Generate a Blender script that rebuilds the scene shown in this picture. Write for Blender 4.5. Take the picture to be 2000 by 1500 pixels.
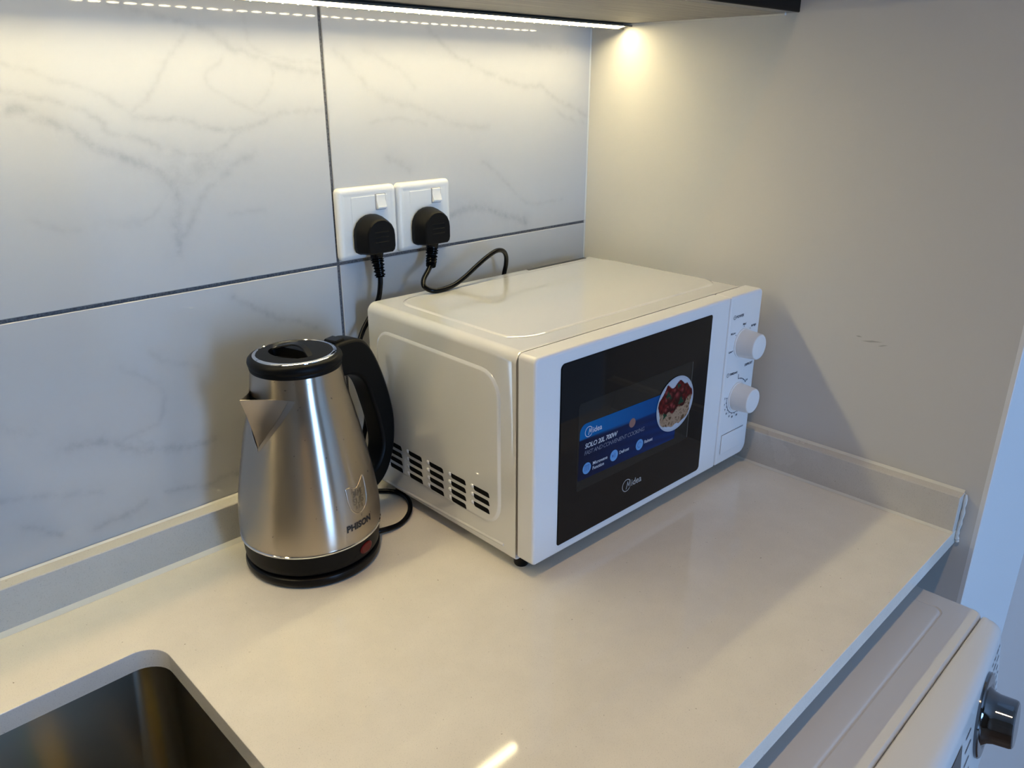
import bpy, bmesh, math, random
from mathutils import Vector, Matrix
import numpy as np

# ------------------------------------------------------------------ basics
for o in list(bpy.data.objects):
    bpy.data.objects.remove(o)
C = bpy.context.scene.collection
SC = bpy.context.scene
Z0 = 0.9                      # worktop height; geometry below is written with the worktop top at z = 0
PI = math.pi

# ------------------------------------------------------------------ camera
cam_data = bpy.data.cameras.new('camera')
cam = bpy.data.objects.new('camera', cam_data)
C.objects.link(cam)
fw = Vector((0.6564, 0.6650, -0.3562)).normalized()
rt = Vector((0.7121, -0.7021, 0.0016))
rt = (rt - fw * rt.dot(fw)).normalized()
up = rt.cross(fw)
cam.matrix_world = Matrix((
    (rt.x, up.x, -fw.x, -0.9628), (rt.y, up.y, -fw.y, -0.8092),
    (rt.z, up.z, -fw.z, 0.4997 + Z0), (0, 0, 0, 1)))
cam_data.sensor_fit = 'HORIZONTAL'
cam_data.sensor_width = 36.0
cam_data.lens = 36.0 * 1529.7 / 2000.0
cam_data.clip_start = 0.02
SC.camera = cam

# ------------------------------------------------------------------ world, lamps, exposure
SKY = (0.32, 0.585, 1.05)
SKY_STRENGTH = 18.5
LED_COLOR = (1.0, 0.84, 0.48)
LED_STRENGTH = 50.0
LED_DOT_STRENGTH = 40.0
DOWNLIGHT_COLOR = (1.0, 0.68, 0.34)
DOWNLIGHT_STRENGTH = 37.0         # watts of the spot in the ceiling fitting
world = bpy.data.worlds.new('sky')
SC.world = world
world.use_nodes = True
wn = world.node_tree.nodes
wn['Background'].inputs[0].default_value = (*SKY, 1)
wn['Background'].inputs[1].default_value = SKY_STRENGTH
SC.view_settings.view_transform = 'Standard'
SC.view_settings.look = 'None'
SC.view_settings.gamma = 1.0
SC.view_settings.use_curve_mapping = False
SC.view_settings.exposure = 0.0
WIN = (-1.02, -0.34, -0.80, 1.15)        # window opening x0, x1, z0, z1 in the wall behind the camera
WIN_Y = -4.0
pl = bpy.data.lights.new('window_portal', 'AREA')
pl.shape = 'RECTANGLE'
pl.size = WIN[1] - WIN[0]
pl.size_y = WIN[3] - WIN[2]
pl.cycles.is_portal = True
po = bpy.data.objects.new('window_portal', pl)
C.objects.link(po)
po.location = ((WIN[0] + WIN[1]) / 2, WIN_Y - 0.02, (WIN[2] + WIN[3]) / 2 + Z0)
po.rotation_euler = (PI / 2, 0, 0)       # area lights shine along -Z: turned to shine along +Y

# ------------------------------------------------------------------ helpers
def link(name, me, mats, parent=None, loc=(0, 0, 0), rotz=0.0):
    o = bpy.data.objects.new(name, me)
    C.objects.link(o)
    if mats is not None and not me.materials:
        for m in (mats if isinstance(mats, (list, tuple)) else [mats]):
            me.materials.append(m)
    o.location = loc
    o.rotation_euler = (0, 0, rotz)
    if parent is not None:
        o.parent = parent
    return o

def to_mesh(name, bm, smooth=35):
    bmesh.ops.remove_doubles(bm, verts=bm.verts, dist=1e-6)
    bmesh.ops.recalc_face_normals(bm, faces=bm.faces)
    if smooth:
        lim = math.radians(smooth)
        for f in bm.faces:
            f.smooth = len(f.verts) <= 6        # broad caps stay flat
        for e in bm.edges:
            e.smooth = len(e.link_faces) == 2 and e.calc_face_angle(0) < lim
    me = bpy.data.meshes.new(name)
    bm.to_mesh(me)
    bm.free()
    return me

def weigh(o):
    m = o.modifiers.new('weighted_normal', 'WEIGHTED_NORMAL')   # large faces stay flat beside their bevels
    m.keep_sharp = True
    m.weight = 90

def part(name, bm, mats, parent, label=None, smooth=35, loc=(0, 0, 0)):
    o = link(name, to_mesh(name, bm, smooth), mats, parent, loc)
    if smooth:
        weigh(o)
    if label:
        o['label'] = label
    return o

def struct(name, bm, mats, smooth=35):
    o = link(name, to_mesh(name, bm, smooth), mats, None, (0, 0, Z0))
    o['kind'] = 'structure'
    weigh(o)
    return o

def thing(name, label, cat, loc, rotz=0.0, group=None):
    o = bpy.data.objects.new(name, None)
    o.empty_display_size = 0.05
    C.objects.link(o)
    o.location = (loc[0], loc[1], loc[2] + Z0)
    o.rotation_euler = (0, 0, rotz)
    o['label'] = label
    o['category'] = cat
    if group:
        o['group'] = group
    return o

def tag(o, label, cat, group=None):
    o['label'] = label
    o['category'] = cat
    if group:
        o['group'] = group
    return o

def box(bm, x0, x1, y0, y1, z0, z1, bevel=0.0, seg=2):
    vs = [bm.verts.new((x, y, z)) for x in (x0, x1) for y in (y0, y1) for z in (z0, z1)]
    fs = [bm.faces.new([vs[i] for i in q]) for q in
          ((0, 1, 3, 2), (4, 6, 7, 5), (0, 4, 5, 1), (2, 3, 7, 6), (0, 2, 6, 4), (1, 5, 7, 3))]
    bmesh.ops.recalc_face_normals(bm, faces=fs)
    if bevel:
        es = list({e for f in fs for e in f.edges})
        bmesh.ops.bevel(bm, geom=es, offset=bevel, segments=seg, affect='EDGES', profile=0.5)

def rrect(x0, y0, x1, y1, r, n=6):
    """rounded rectangle, counter-clockwise; r one radius or four (x0y0, x1y0, x1y1, x0y1)"""
    rs = r if isinstance(r, (list, tuple)) else (r,) * 4
    pts = []
    for (cx, cy, a0, rr) in ((x0 + rs[0], y0 + rs[0], PI, rs[0]), (x1 - rs[1], y0 + rs[1], 1.5 * PI, rs[1]),
                             (x1 - rs[2], y1 - rs[2], 0, rs[2]), (x0 + rs[3], y1 - rs[3], 0.5 * PI, rs[3])):
        for i in range(n + 1):
            a = a0 + 0.5 * PI * i / n
            pts.append((cx + rr * math.cos(a), cy + rr * math.sin(a)))
    return pts

def loft(bm, loops, cap0=True, cap1=True, closed=True):
    """skin consecutive loops of 3-D points (same count)"""
    vl = [[bm.verts.new(p) for p in L] for L in loops]
    n = len(vl[0])
    for a, b in zip(vl[:-1], vl[1:]):
        for i in range(n if closed else n - 1):
            j = (i + 1) % n
            try:
                bm.faces.new((a[i], a[j], b[j], b[i]))
            except ValueError:
                pass
    if cap0:
        bm.faces.new(list(reversed(vl[0])))
    if cap1:
        bm.faces.new(vl[-1])
    return vl

def slab_loops(r0, f, prof):
    """loops of a rounded rectangle r0=(x0,y0,x1,y1,r) for a profile of (inset, depth); f maps (u, v, depth)"""
    out = []
    for ins, d in prof:
        x0, y0, x1, y1, r = r0
        rr = [max(q - ins, 0.0004) for q in r] if isinstance(r, (list, tuple)) else max(r - ins, 0.0004)
        out.append([f(u, v, d) for u, v in rrect(x0 + ins, y0 + ins, x1 - ins, y1 - ins, rr)])
    return out

def lathe(bm, prof, n=64, c=(0, 0, 0)):
    """revolve (r, z) points about a vertical axis"""
    rings = []
    for r, z in prof:
        if r < 1e-6:
            rings.append([bm.verts.new((c[0], c[1], c[2] + z))])
        else:
            rings.append([bm.verts.new((c[0] + r * math.cos(2 * PI * i / n), c[1] + r * math.sin(2 * PI * i / n), c[2] + z))
                          for i in range(n)])
    for a, b in zip(rings[:-1], rings[1:]):
        for i in range(n):
            j = (i + 1) % n
            if len(a) == 1 and len(b) == 1:
                continue
            if len(a) == 1:
                bm.faces.new((a[0], b[j], b[i]))
            elif len(b) == 1:
                bm.faces.new((a[i], a[j], b[0]))
            else:
                bm.faces.new((a[i], a[j], b[j], b[i]))

def spline(pts, per=8):
    """Catmull-Rom through the points (any dimension)"""
    P = [np.array(p, float) for p in pts]
    P = [2 * P[0] - P[1]] + P + [2 * P[-1] - P[-2]]
    out = []
    for i in range(1, len(P) - 2):
        p0, p1, p2, p3 = P[i - 1:i + 3]
        for k in range(per):
            t = k / per
            out.append(0.5 * (2 * p1 + (p2 - p0) * t + (2 * p0 - 5 * p1 + 4 * p2 - p3) * t * t
                              + (3 * p1 - p0 - 3 * p2 + p3) * t ** 3))
    out.append(P[-2])
    return out

def tube(bm, pts, rad, n=12, cap=True):
    pts = [Vector(p) for p in pts]
    m = len(pts)
    rads = rad if isinstance(rad, (list, tuple)) else [rad] * m
    tan = [(pts[min(i + 1, m - 1)] - pts[max(i - 1, 0)]).normalized() for i in range(m)]
    ref = Vector((0, 0, 1)) if abs(tan[0].z) < 0.9 else Vector((1, 0, 0))
    nrm = (ref - tan[0] * ref.dot(tan[0])).normalized()
    loops = []
    for i in range(m):
        nrm = (nrm - tan[i] * nrm.dot(tan[i])).normalized()
        b = tan[i].cross(nrm)
        loops.append([pts[i] + (nrm * math.cos(2 * PI * k / n) + b * math.sin(2 * PI * k / n)) * rads[i] for k in range(n)])
    loft(bm, loops, cap, cap)

def text_into(bm, body, size, f, shear=0.0, align='LEFT', mat=0, bold=0.0, spacing=1.0):
    """lettering from the built-in font; f maps (x, y) of the text plane to 3-D"""
    cu = bpy.data.curves.new('t', 'FONT')
    cu.body = body
    cu.size = size
    cu.shear = shear
    cu.align_x = align
    cu.offset = bold
    cu.space_character = spacing
    cu.resolution_u = 3
    ob = bpy.data.objects.new('t', cu)
    C.objects.link(ob)
    me = ob.to_mesh()
    vs = [bm.verts.new(f(v.co.x, v.co.y)) for v in me.vertices]
    for p in me.polygons:
        try:
            q = bm.faces.new([vs[i] for i in p.vertices])
            q.material_index = mat
        except ValueError:
            pass
    ob.to_mesh_clear()
    bpy.data.objects.remove(ob)
    bpy.data.curves.remove(cu)

def poly(bm, pts, f, mat=0):
    q = bm.faces.new([bm.verts.new(f(x, y)) for x, y in pts])
    q.material_index = mat
    return q

def ring2d(bm, cx, cy, r0, r1, a0, a1, f, n=24, mat=0):
    for i in range(n):
        a, b = a0 + (a1 - a0) * i / n, a0 + (a1 - a0) * (i + 1) / n
        poly(bm, [(cx + r0 * math.cos(a), cy + r0 * math.sin(a)), (cx + r1 * math.cos(a), cy + r1 * math.sin(a)),
                  (cx + r1 * math.cos(b), cy + r1 * math.sin(b)), (cx + r0 * math.cos(b), cy + r0 * math.sin(b))], f, mat)

def disc2d(bm, cx, cy, r, f, n=28, mat=0):
    poly(bm, [(cx + r * math.cos(2 * PI * i / n), cy + r * math.sin(2 * PI * i / n)) for i in range(n)], f, mat)

# ------------------------------------------------------------------ materials
def mat(name, color=(0.8, 0.8, 0.8), rough=0.5, metal=0.0, spec=0.5, coat=0.0, emit=None, emit_s=0.0, coat_rough=0.05):
    m = bpy.data.materials.new(name)
    m.use_nodes = True
    b = m.node_tree.nodes['Principled BSDF']
    b.inputs['Base Color'].default_value = (*color, 1)
    b.inputs['Roughness'].default_value = rough
    b.inputs['Metallic'].default_value = metal
    b.inputs['Specular IOR Level'].default_value = spec
    b.inputs['Coat Weight'].default_value = coat
    b.inputs['Coat Roughness'].default_value = coat_rough
    if emit:
        b.inputs['Emission Color'].default_value = (*emit, 1)
        b.inputs['Emission Strength'].default_value = emit_s
    return m

def nodes(m):
    return m.node_tree.nodes, m.node_tree.links, m.node_tree.nodes['Principled BSDF']

def noise(m, scale, detail=4.0, rough=0.55, coord='Object', vec=None, sx=(1, 1, 1)):
    n, l, b = nodes(m)
    t = n.new('ShaderNodeTexCoord')
    mp = n.new('ShaderNodeMapping')
    mp.inputs['Scale'].default_value = sx
    l.new(t.outputs[coord], mp.inputs['Vector'])
    x = n.new('ShaderNodeTexNoise')
    x.inputs['Scale'].default_value = scale
    x.inputs['Detail'].default_value = detail
    x.inputs['Roughness'].default_value = rough
    l.new(mp.outputs['Vector'], x.inputs['Vector'])
    return x

def ramp(m, src, stops):
    n, l, b = nodes(m)
    r = n.new('ShaderNodeValToRGB')
    r.color_ramp.elements[0].position = stops[0][0]
    r.color_ramp.elements[0].color = (*stops[0][1], 1)
    r.color_ramp.elements[1].position = stops[-1][0]
    r.color_ramp.elements[1].color = (*stops[-1][1], 1)
    for p, c in stops[1:-1]:
        e = r.color_ramp.elements.new(p)
        e.color = (*c, 1)
    l.new(src, r.inputs['Fac'])
    return r

def bump(m, src, strength, dist=0.001):
    n, l, b = nodes(m)
    x = n.new('ShaderNodeBump')
    x.inputs['Strength'].default_value = strength
    x.inputs['Distance'].default_value = dist
    l.new(src, x.inputs['Height'])
    l.new(x.outputs['Normal'], b.inputs['Normal'])
    return x

def mixc(m, fac, a, bcol):
    n, l, b = nodes(m)
    x = n.new('ShaderNodeMix')
    x.data_type = 'RGBA'
    if isinstance(fac, float):
        x.inputs['Factor'].default_value = fac
    else:
        l.new(fac, x.inputs['Factor'])
    for s, v in ((x.inputs['A'], a), (x.inputs['B'], bcol)):
        if isinstance(v, tuple):
            s.default_value = (*v, 1)
        else:
            l.new(v, s)
    return x.outputs['Result']

# painted plaster
M_PAINT = mat('painted_plaster', (0.66, 0.645, 0.62), 0.6, spec=0.3)
x = noise(M_PAINT, 260, 3)
bump(M_PAINT, x.outputs['Fac'], 0.06, 0.0006)
M_LIT_PAINT = mat('daylit_wall_paint', (0.85, 0.85, 0.85), 0.45)  # wall paint made paler to carry the window light on wall end and beyond
M_ROOM = mat('warm_panelling', (0.30, 0.21, 0.14), 0.5)
x = noise(M_ROOM, 8, 5, sx=(6, 6, 0.4))
r = ramp(M_ROOM, x.outputs['Fac'], [(0.3, (0.22, 0.15, 0.10)), (0.7, (0.36, 0.26, 0.18))])
M_ROOM.node_tree.links.new(r.outputs['Color'], nodes(M_ROOM)[2].inputs['Base Color'])
M_CEIL = mat('ceiling_paint', (0.74, 0.71, 0.67), 0.8, spec=0.2)
# room floor: brown laminate
M_FLOOR = mat('laminate_floor', (0.22, 0.14, 0.09), 0.35)
x = noise(M_FLOOR, 14, 6, sx=(0.3, 4, 1))
r = ramp(M_FLOOR, x.outputs['Fac'], [(0.3, (0.17, 0.10, 0.06)), (0.7, (0.30, 0.20, 0.13))])
M_FLOOR.node_tree.links.new(r.outputs['Color'], nodes(M_FLOOR)[2].inputs['Base Color'])
# quartz
def quartz(name, base, rough):
    m = mat(name, base, rough, spec=0.4)
    n, l, b = nodes(m)
    a = noise(m, 900, 2, 0.7)
    f1 = ramp(m, a.outputs['Fac'], [(0.30, (1, 1, 1)), (0.42, (0, 0, 0))])
    a2 = noise(m, 260, 2, 0.6)
    f2 = ramp(m, a2.outputs['Fac'], [(0.225, (1, 1, 1)), (0.28, (0, 0, 0))])
    a3 = noise(m, 22, 4, 0.6)
    f3 = ramp(m, a3.outputs['Fac'], [(0.35, (0.94, 0.94, 0.94)), (0.7, (1, 1, 1))])
    d1 = tuple(v * 0.80 for v in base)
    d2 = (base[0] * 0.42, base[1] * 0.38, base[2] * 0.34)
    c1 = mixc(m, f1.outputs['Color'], base, d1)
    c2 = mixc(m, f2.outputs['Color'], c1, d2)
    mm = n.new('ShaderNodeMix')
    mm.data_type = 'RGBA'
    mm.blend_type = 'MULTIPLY'
    mm.inputs['Factor'].default_value = 1.0
    l.new(c2, mm.inputs['A'])
    l.new(f3.outputs['Color'], mm.inputs['B'])
    l.new(mm.outputs['Result'], b.inputs['Base Color'])
    rr = n.new('ShaderNodeMapRange')          # faint wipe streaks in the polish
    sm = noise(m, 9, 5, 0.6)
    l.new(sm.outputs['Fac'], rr.inputs['Value'])
    rr.inputs['From Min'].default_value = 0.35
    rr.inputs['From Max'].default_value = 0.7
    rr.inputs['To Min'].default_value = rough
    rr.inputs['To Max'].default_value = rough + 0.03
    l.new(rr.outputs['Result'], b.inputs['Roughness'])
    return m
M_QUARTZ = quartz('white_quartz', (0.84, 0.80, 0.72), 0.04)
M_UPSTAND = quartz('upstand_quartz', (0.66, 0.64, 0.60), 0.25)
M_SILICONE = mat('silicone', (0.74, 0.73, 0.68), 0.4)
M_GROUT = mat('dark_grout', (0.10, 0.10, 0.105), 0.85)
x = noise(M_GROUT, 420, 3)
r = ramp(M_GROUT, x.outputs['Fac'], [(0.35, (0.07, 0.07, 0.075)), (0.7, (0.20, 0.20, 0.20))])
M_GROUT.node_tree.links.new(r.outputs['Color'], nodes(M_GROUT)[2].inputs['Base Color'])
# marble-look glazed tile; the vein paths are a colour attribute on the tile mesh, broken up by noise
M_TILE = mat('marble_tile', (0.56, 0.56, 0.56), 0.055, spec=0.5)
n, l, b = nodes(M_TILE)
at = n.new('ShaderNodeAttribute')
at.attribute_name = 'vein'
x = noise(M_TILE, 55, 6, 0.65)
rr = ramp(M_TILE, x.outputs['Fac'], [(0.34, (0.15, 0.15, 0.15)), (0.62, (1, 1, 1))])
mu = n.new('ShaderNodeMath')
mu.operation = 'MULTIPLY'
l.new(at.outputs['Fac'], mu.inputs[0])
l.new(rr.outputs['Color'], mu.inputs[1])
x2 = noise(M_TILE, 5, 5, 0.6)
r2 = ramp(M_TILE, x2.outputs['Fac'], [(0.35, (0.545, 0.545, 0.555)), (0.65, (0.57, 0.57, 0.57))])
l.new(mixc(M_TILE, mu.outputs[0], r2.outputs['Color'], (0.40, 0.405, 0.42)), b.inputs['Base Color'])

M_WHITE_PLASTIC = mat('white_plastic', (0.80, 0.80, 0.80), 0.28)
M_WHITE_ENAMEL = mat('white_enamel', (0.76, 0.765, 0.76), 0.12, spec=0.5, coat=1.0, coat_rough=0.02)
M_WHITE_ENAMEL.node_tree.nodes['Principled BSDF'].inputs['Coat IOR'].default_value = 2.0
M_SWITCH_GAP = mat('switch_gap', (0.30, 0.30, 0.31), 0.6)
M_SOCKET = mat('socket_plastic', (0.82, 0.82, 0.81), 0.22)
M_BLACK_GLOSS = mat('black_glass', (0.004, 0.004, 0.005), 0.04, spec=0.22)
M_BLACK_SLOT = mat('dark_opening', (0.004, 0.004, 0.004), 0.8, spec=0.1)
M_BLACK_PLASTIC = mat('black_plastic', (0.003, 0.003, 0.0035), 0.28, spec=0.2)
M_BLACK_MATT = mat('black_matt_plastic', (0.004, 0.0038, 0.0036), 0.45, spec=0.14)
x = noise(M_BLACK_MATT, 2200, 2)
bump(M_BLACK_MATT, x.outputs['Fac'], 0.15, 0.0003)
M_RUBBER = mat('black_cable', (0.0025, 0.0025, 0.003), 0.18, spec=0.16)
M_GREY_LINE = mat('grey_seam', (0.06, 0.06, 0.065), 0.6)
M_CHROME = mat('chrome', (0.78, 0.78, 0.78), 0.06, metal=1.0)
M_DARK_CHROME = mat('dark_chrome', (0.20, 0.205, 0.22), 0.06, metal=1.0)
M_SILVER_PRINT = mat('silver_print', (0.36, 0.37, 0.38), 0.35, metal=0.3)
M_DARK_PRINT = mat('dark_print', (0.02, 0.03, 0.06), 0.5)
M_BLACK_PRINT = mat('black_print', (0.010, 0.010, 0.010), 0.5)
M_WHITE_PRINT = mat('white_print', (0.50, 0.54, 0.60), 0.3)
M_RED = mat('red_indicator', (0.12, 0.004, 0.0035), 0.35, spec=0.25)
# brushed steel, brushed round the kettle's axis
M_STEEL = mat('brushed_steel', (0.46, 0.41, 0.345), 0.28, metal=1.0)
n, l, b = nodes(M_STEEL)
b.inputs['Anisotropic'].default_value = 0.95
b.inputs['Anisotropic Rotation'].default_value = 0.25
tg = n.new('ShaderNodeTangent')
tg.direction_type = 'RADIAL'
tg.axis = 'Z'
l.new(tg.outputs['Tangent'], b.inputs['Tangent'])
x = noise(M_STEEL, 40, 3, 0.6, sx=(1, 1, 90))
rr = ramp(M_STEEL, x.outputs['Fac'], [(0.3, (0.274, 0.274, 0.274)), (0.7, (0.284, 0.284, 0.284))])
l.new(rr.outputs['Color'], b.inputs['Roughness'])
x3 = noise(M_STEEL, 170, 1, 0.5)
r3 = ramp(M_STEEL, x3.outputs['Fac'], [(0.20, (0.24, 0.22, 0.20)), (0.245, (0.46, 0.41, 0.345))])
l.new(r3.outputs['Color'], b.inputs['Base Color'])
M_RELIEF_SHADE = mat('relief_shade_steel', (0.30, 0.27, 0.225), 0.35, metal=1.0)  # darker steel paints the relief shade of the flat emblem letters
M_STEEL_PLAIN = mat('spout_steel', (0.45, 0.40, 0.34), 0.32, metal=1.0)
M_SINK = mat('sink_steel', (0.30, 0.285, 0.24), 0.30, metal=1.0)
n, l, b = nodes(M_SINK)
b.inputs['Anisotropic'].default_value = 0.85
b.inputs['Anisotropic Rotation'].default_value = 0.25
tg = n.new('ShaderNodeTangent')
tg.direction_type = 'RADIAL'
tg.axis = 'Z'
l.new(tg.outputs['Tangent'], b.inputs['Tangent'])
x = noise(M_SINK, 160, 4, 0.7, sx=(1, 1, 1.8))
bump(M_SINK, x.outputs['Fac'], 0.10, 0.0006)
# cabinet carcass: grey-brown wood grain running along the cabinet
M_WOOD = mat('grey_wood_veneer', (0.36, 0.33, 0.29), 0.5)
n, l, b = nodes(M_WOOD)
x = noise(M_WOOD, 10, 7, 0.65, sx=(0.6, 28, 1))
rr = ramp(M_WOOD, x.outputs['Fac'], [(0.32, (0.15, 0.135, 0.11)), (0.5, (0.27, 0.245, 0.205)), (0.68, (0.40, 0.365, 0.30))])
l.new(rr.outputs['Color'], b.inputs['Base Color'])
M_DOOR = mat('black_lacquer', (0.003, 0.003, 0.0032), 0.12, spec=0.14)
M_ALU = mat('anodised_channel', (0.16, 0.155, 0.13), 0.45, metal=0.6)
M_LED = mat('led_diffuser', (0.9, 0.9, 0.85), 0.4, emit=LED_COLOR, emit_s=LED_STRENGTH)
M_LED_DOT = mat('extra_led_dot', (0.9, 0.9, 0.85), 0.4, emit=LED_COLOR, emit_s=LED_DOT_STRENGTH)
M_LAMP = mat('lamp_glow', (0.9, 0.9, 0.9), 0.4, emit=DOWNLIGHT_COLOR, emit_s=12.0)
VEINS = [
 (2.2,0.5,[(-0.7698,0.5164),(-0.7479,0.5114),(-0.7334,0.504),(-0.7042,0.4964),(-0.6829,0.4838),(-0.6706,0.4754)]),
 (2.5,0.6,[(-0.7743,0.4944),(-0.7545,0.4909),(-0.7329,0.4852),(-0.7131,0.4785),(-0.6976,0.4679),(-0.6935,0.4573),(-0.6726,0.4542),(-0.6548,0.4465),(-0.6428,0.4396),(-0.6148,0.434),(-0.6044,0.4326),(-0.5875,0.4384),(-0.5672,0.4526),(-0.5474,0.4595),(-0.5227,0.4699),(-0.4899,0.4727),(-0.4622,0.4739)]),
 (4,0.9,[(-0.7774,0.4789),(-0.7646,0.4794),(-0.7526,0.4736),(-0.7365,0.4661),(-0.7211,0.4583),(-0.7074,0.4459),(-0.6878,0.4373),(-0.6645,0.4265),(-0.6499,0.4159),(-0.6412,0.407),(-0.6393,0.397),(-0.6414,0.3719),(-0.6427,0.3515),(-0.6448,0.3379)]),
 (2.2,0.5,[(-0.6706,0.4754),(-0.6566,0.485),(-0.6413,0.5016),(-0.6304,0.5197),(-0.6164,0.5365),(-0.6047,0.5488)]),
 (3,0.6,[(-0.6741,0.5694),(-0.6541,0.5658),(-0.6274,0.5595),(-0.6005,0.555),(-0.5796,0.5469),(-0.5654,0.5351),(-0.5426,0.5278),(-0.5206,0.5218),(-0.4915,0.5156),(-0.4647,0.5142)]),
 (2,0.4,[(-0.5464,0.57),(-0.5449,0.553),(-0.5397,0.5358),(-0.5198,0.5283),(-0.4846,0.5233),(-0.4638,0.5228)]),
 (2.2,0.7,[(-0.6682,0.4716),(-0.6432,0.4687),(-0.6187,0.4657),(-0.6024,0.4596),(-0.5723,0.4561),(-0.5511,0.4604)]),
 (4,0.6,[(-0.5511,0.4297),(-0.5709,0.424),(-0.5914,0.4099),(-0.6054,0.4008),(-0.6164,0.3864),(-0.6301,0.3655),(-0.641,0.3513)]),
 (2,0.4,[(-0.5206,0.5218),(-0.5192,0.5086),(-0.5282,0.4903),(-0.5412,0.4787),(-0.5345,0.4702)]),
 (2,0.4,[(-0.574,0.5239),(-0.5918,0.5095),(-0.5883,0.497),(-0.5633,0.4823),(-0.5364,0.4702)]),
 (12,0.5,[(-0.641,0.4298),(-0.6303,0.4111),(-0.6116,0.4198),(-0.5893,0.4251)]),
 (2,0.4,[(-0.673,0.3738),(-0.6599,0.384),(-0.6443,0.3974)]),
 (2,0.35,[(-0.5873,0.3713),(-0.5662,0.3718),(-0.5443,0.3723)]),
 (5,0.35,[(-0.7139,0.3751),(-0.6768,0.3709)]),
 (3,0.35,[(-0.7725,0.3849),(-0.7536,0.3751),(-0.732,0.3741)]),
 (3.5,0.45,[(-0.441,0.5357),(-0.4272,0.5228),(-0.4038,0.5017),(-0.3846,0.4892),(-0.3581,0.4793),(-0.3278,0.4739),(-0.2987,0.4632),(-0.2584,0.4517),(-0.2075,0.4465)]),
 (2.5,0.4,[(-0.4009,0.5384),(-0.3718,0.5253),(-0.3495,0.5147),(-0.3309,0.4987)]),
 (3,0.55,[(-0.3099,0.5664),(-0.2904,0.5513),(-0.2655,0.5357),(-0.2318,0.5229),(-0.1937,0.5112),(-0.1533,0.5006),(-0.1107,0.4988),(-0.0805,0.4835),(-0.0395,0.4692),(-0.0096,0.4565)]),
 (3,0.6,[(-0.3792,0.4174),(-0.3623,0.4113),(-0.3452,0.4016)]),
 (4,0.95,[(-0.2794,0.336),(-0.2512,0.3445),(-0.2222,0.3416),(-0.1867,0.3301),(-0.1522,0.3182),(-0.1373,0.3124)]),
 (2.5,0.5,[(-0.2213,0.4027),(-0.1946,0.3877),(-0.1524,0.3529),(-0.1226,0.3379),(-0.06,0.3383)]),
 (4,0.4,[(-0.1316,0.5516),(-0.0972,0.5491),(-0.0734,0.5442),(-0.0524,0.5505)]),
 (2.5,0.4,[(-0.0831,0.4699),(-0.0484,0.4534),(-0.0124,0.4484)]),
 (2,0.35,[(-0.4012,0.4576),(-0.3782,0.4619),(-0.3505,0.462),(-0.3153,0.4534)]),
 (4,0.8,[(-0.7871,0.1636),(-0.7658,0.1625),(-0.7461,0.157),(-0.7269,0.1445),(-0.7027,0.1332),(-0.6801,0.1299),(-0.6568,0.1244),(-0.6378,0.127)]),
 (2.5,0.5,[(-0.736,0.1547),(-0.7137,0.1578),(-0.6898,0.1669),(-0.6846,0.2004),(-0.6958,0.2114),(-0.7194,0.2312)]),
 (2,0.5,[(-0.7193,0.1575),(-0.712,0.1458),(-0.7013,0.1423)]),
 (3,0.6,[(-0.8482,0.1295),(-0.819,0.122),(-0.788,0.114),(-0.762,0.1061)]),
 (3.5,0.8,[(-0.7723,0.0678),(-0.7539,0.0708),(-0.7353,0.0719),(-0.7191,0.0786)]),
 (2.5,0.8,[(-0.6992,0.082),(-0.6758,0.0787),(-0.6495,0.0733),(-0.6318,0.0772),(-0.6147,0.0733)]),
 (2.5,0.8,[(-0.835,0.0964),(-0.8196,0.0858),(-0.807,0.0742)]),
 (3,0.7,[(-0.5936,0.2831),(-0.5703,0.2665),(-0.5499,0.252),(-0.5214,0.2398),(-0.4964,0.2257)]),
 (2.5,0.4,[(-0.6909,0.2418),(-0.6713,0.2252),(-0.6438,0.2143)]),
 (4,0.5,[(-0.8337,0.2014),(-0.8207,0.1918),(-0.8064,0.1872)])]

# ------------------------------------------------------------------ the room
ZF, ZC = -0.9, 1.76
bm = bmesh.new()
box(bm, -2.6, 0.6, -4.2, 0.42, ZF - 0.1, ZF)
struct('floor', bm, M_FLOOR)
bm = bmesh.new()
box(bm, -2.6, 0.6, -4.2, 0.42, ZC, ZC + 0.1)
struct('ceiling', bm, M_CEIL)
bm = bmesh.new()
box(bm, -2.6, 0.0, 0.0045, 0.15, ZF, ZC)
wall_back = struct('wall_back', bm, M_PAINT)
bm = bmesh.new()
fp = [(0.0, 0.36), (0.0, -0.6215), (0.342, -0.6215), (0.342, 0.36)]
lo = [[(a, c, z) for a, c in fp] for z in (ZF, ZC)]
loft(bm, lo)
es = [e for e in bm.edges if abs(e.verts[0].co.z - e.verts[1].co.z) > 1
      and abs(e.verts[0].co.x) < 1e-5 and abs(e.verts[0].co.y + 0.6215) < 1e-5]
bmesh.ops.bevel(bm, geom=es, offset=0.003, segments=3, affect='EDGES', profile=0.5)
wall_right = struct('wall_right', bm, M_PAINT)
bm = bmesh.new()          # skin over the wall end; window light is painted in as paler colour
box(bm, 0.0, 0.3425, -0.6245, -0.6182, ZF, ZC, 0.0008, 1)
struct('wall_end_daylit', bm, M_LIT_PAINT)
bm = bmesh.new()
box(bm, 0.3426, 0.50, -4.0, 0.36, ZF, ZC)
struct('wall_passage', bm, M_LIT_PAINT)
M_SCUFF = mat('scuff_mark', (0.44, 0.43, 0.41), 0.8)
bm = bmesh.new()
for (y, z, w, h, t) in ((-0.4655, 0.2055, 0.013, 0.0012, -0.15), (-0.479, 0.2030, 0.006, 0.0008, -0.3), (-0.449, 0.2085, 0.004, 0.001, 0)):
    poly(bm, [(-w, -h * 0.2), (w * 0.2, -h), (w, 0), (0, h)],
         lambda a, c2: (-0.0003, y + a, z + c2 + a * t))
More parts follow.
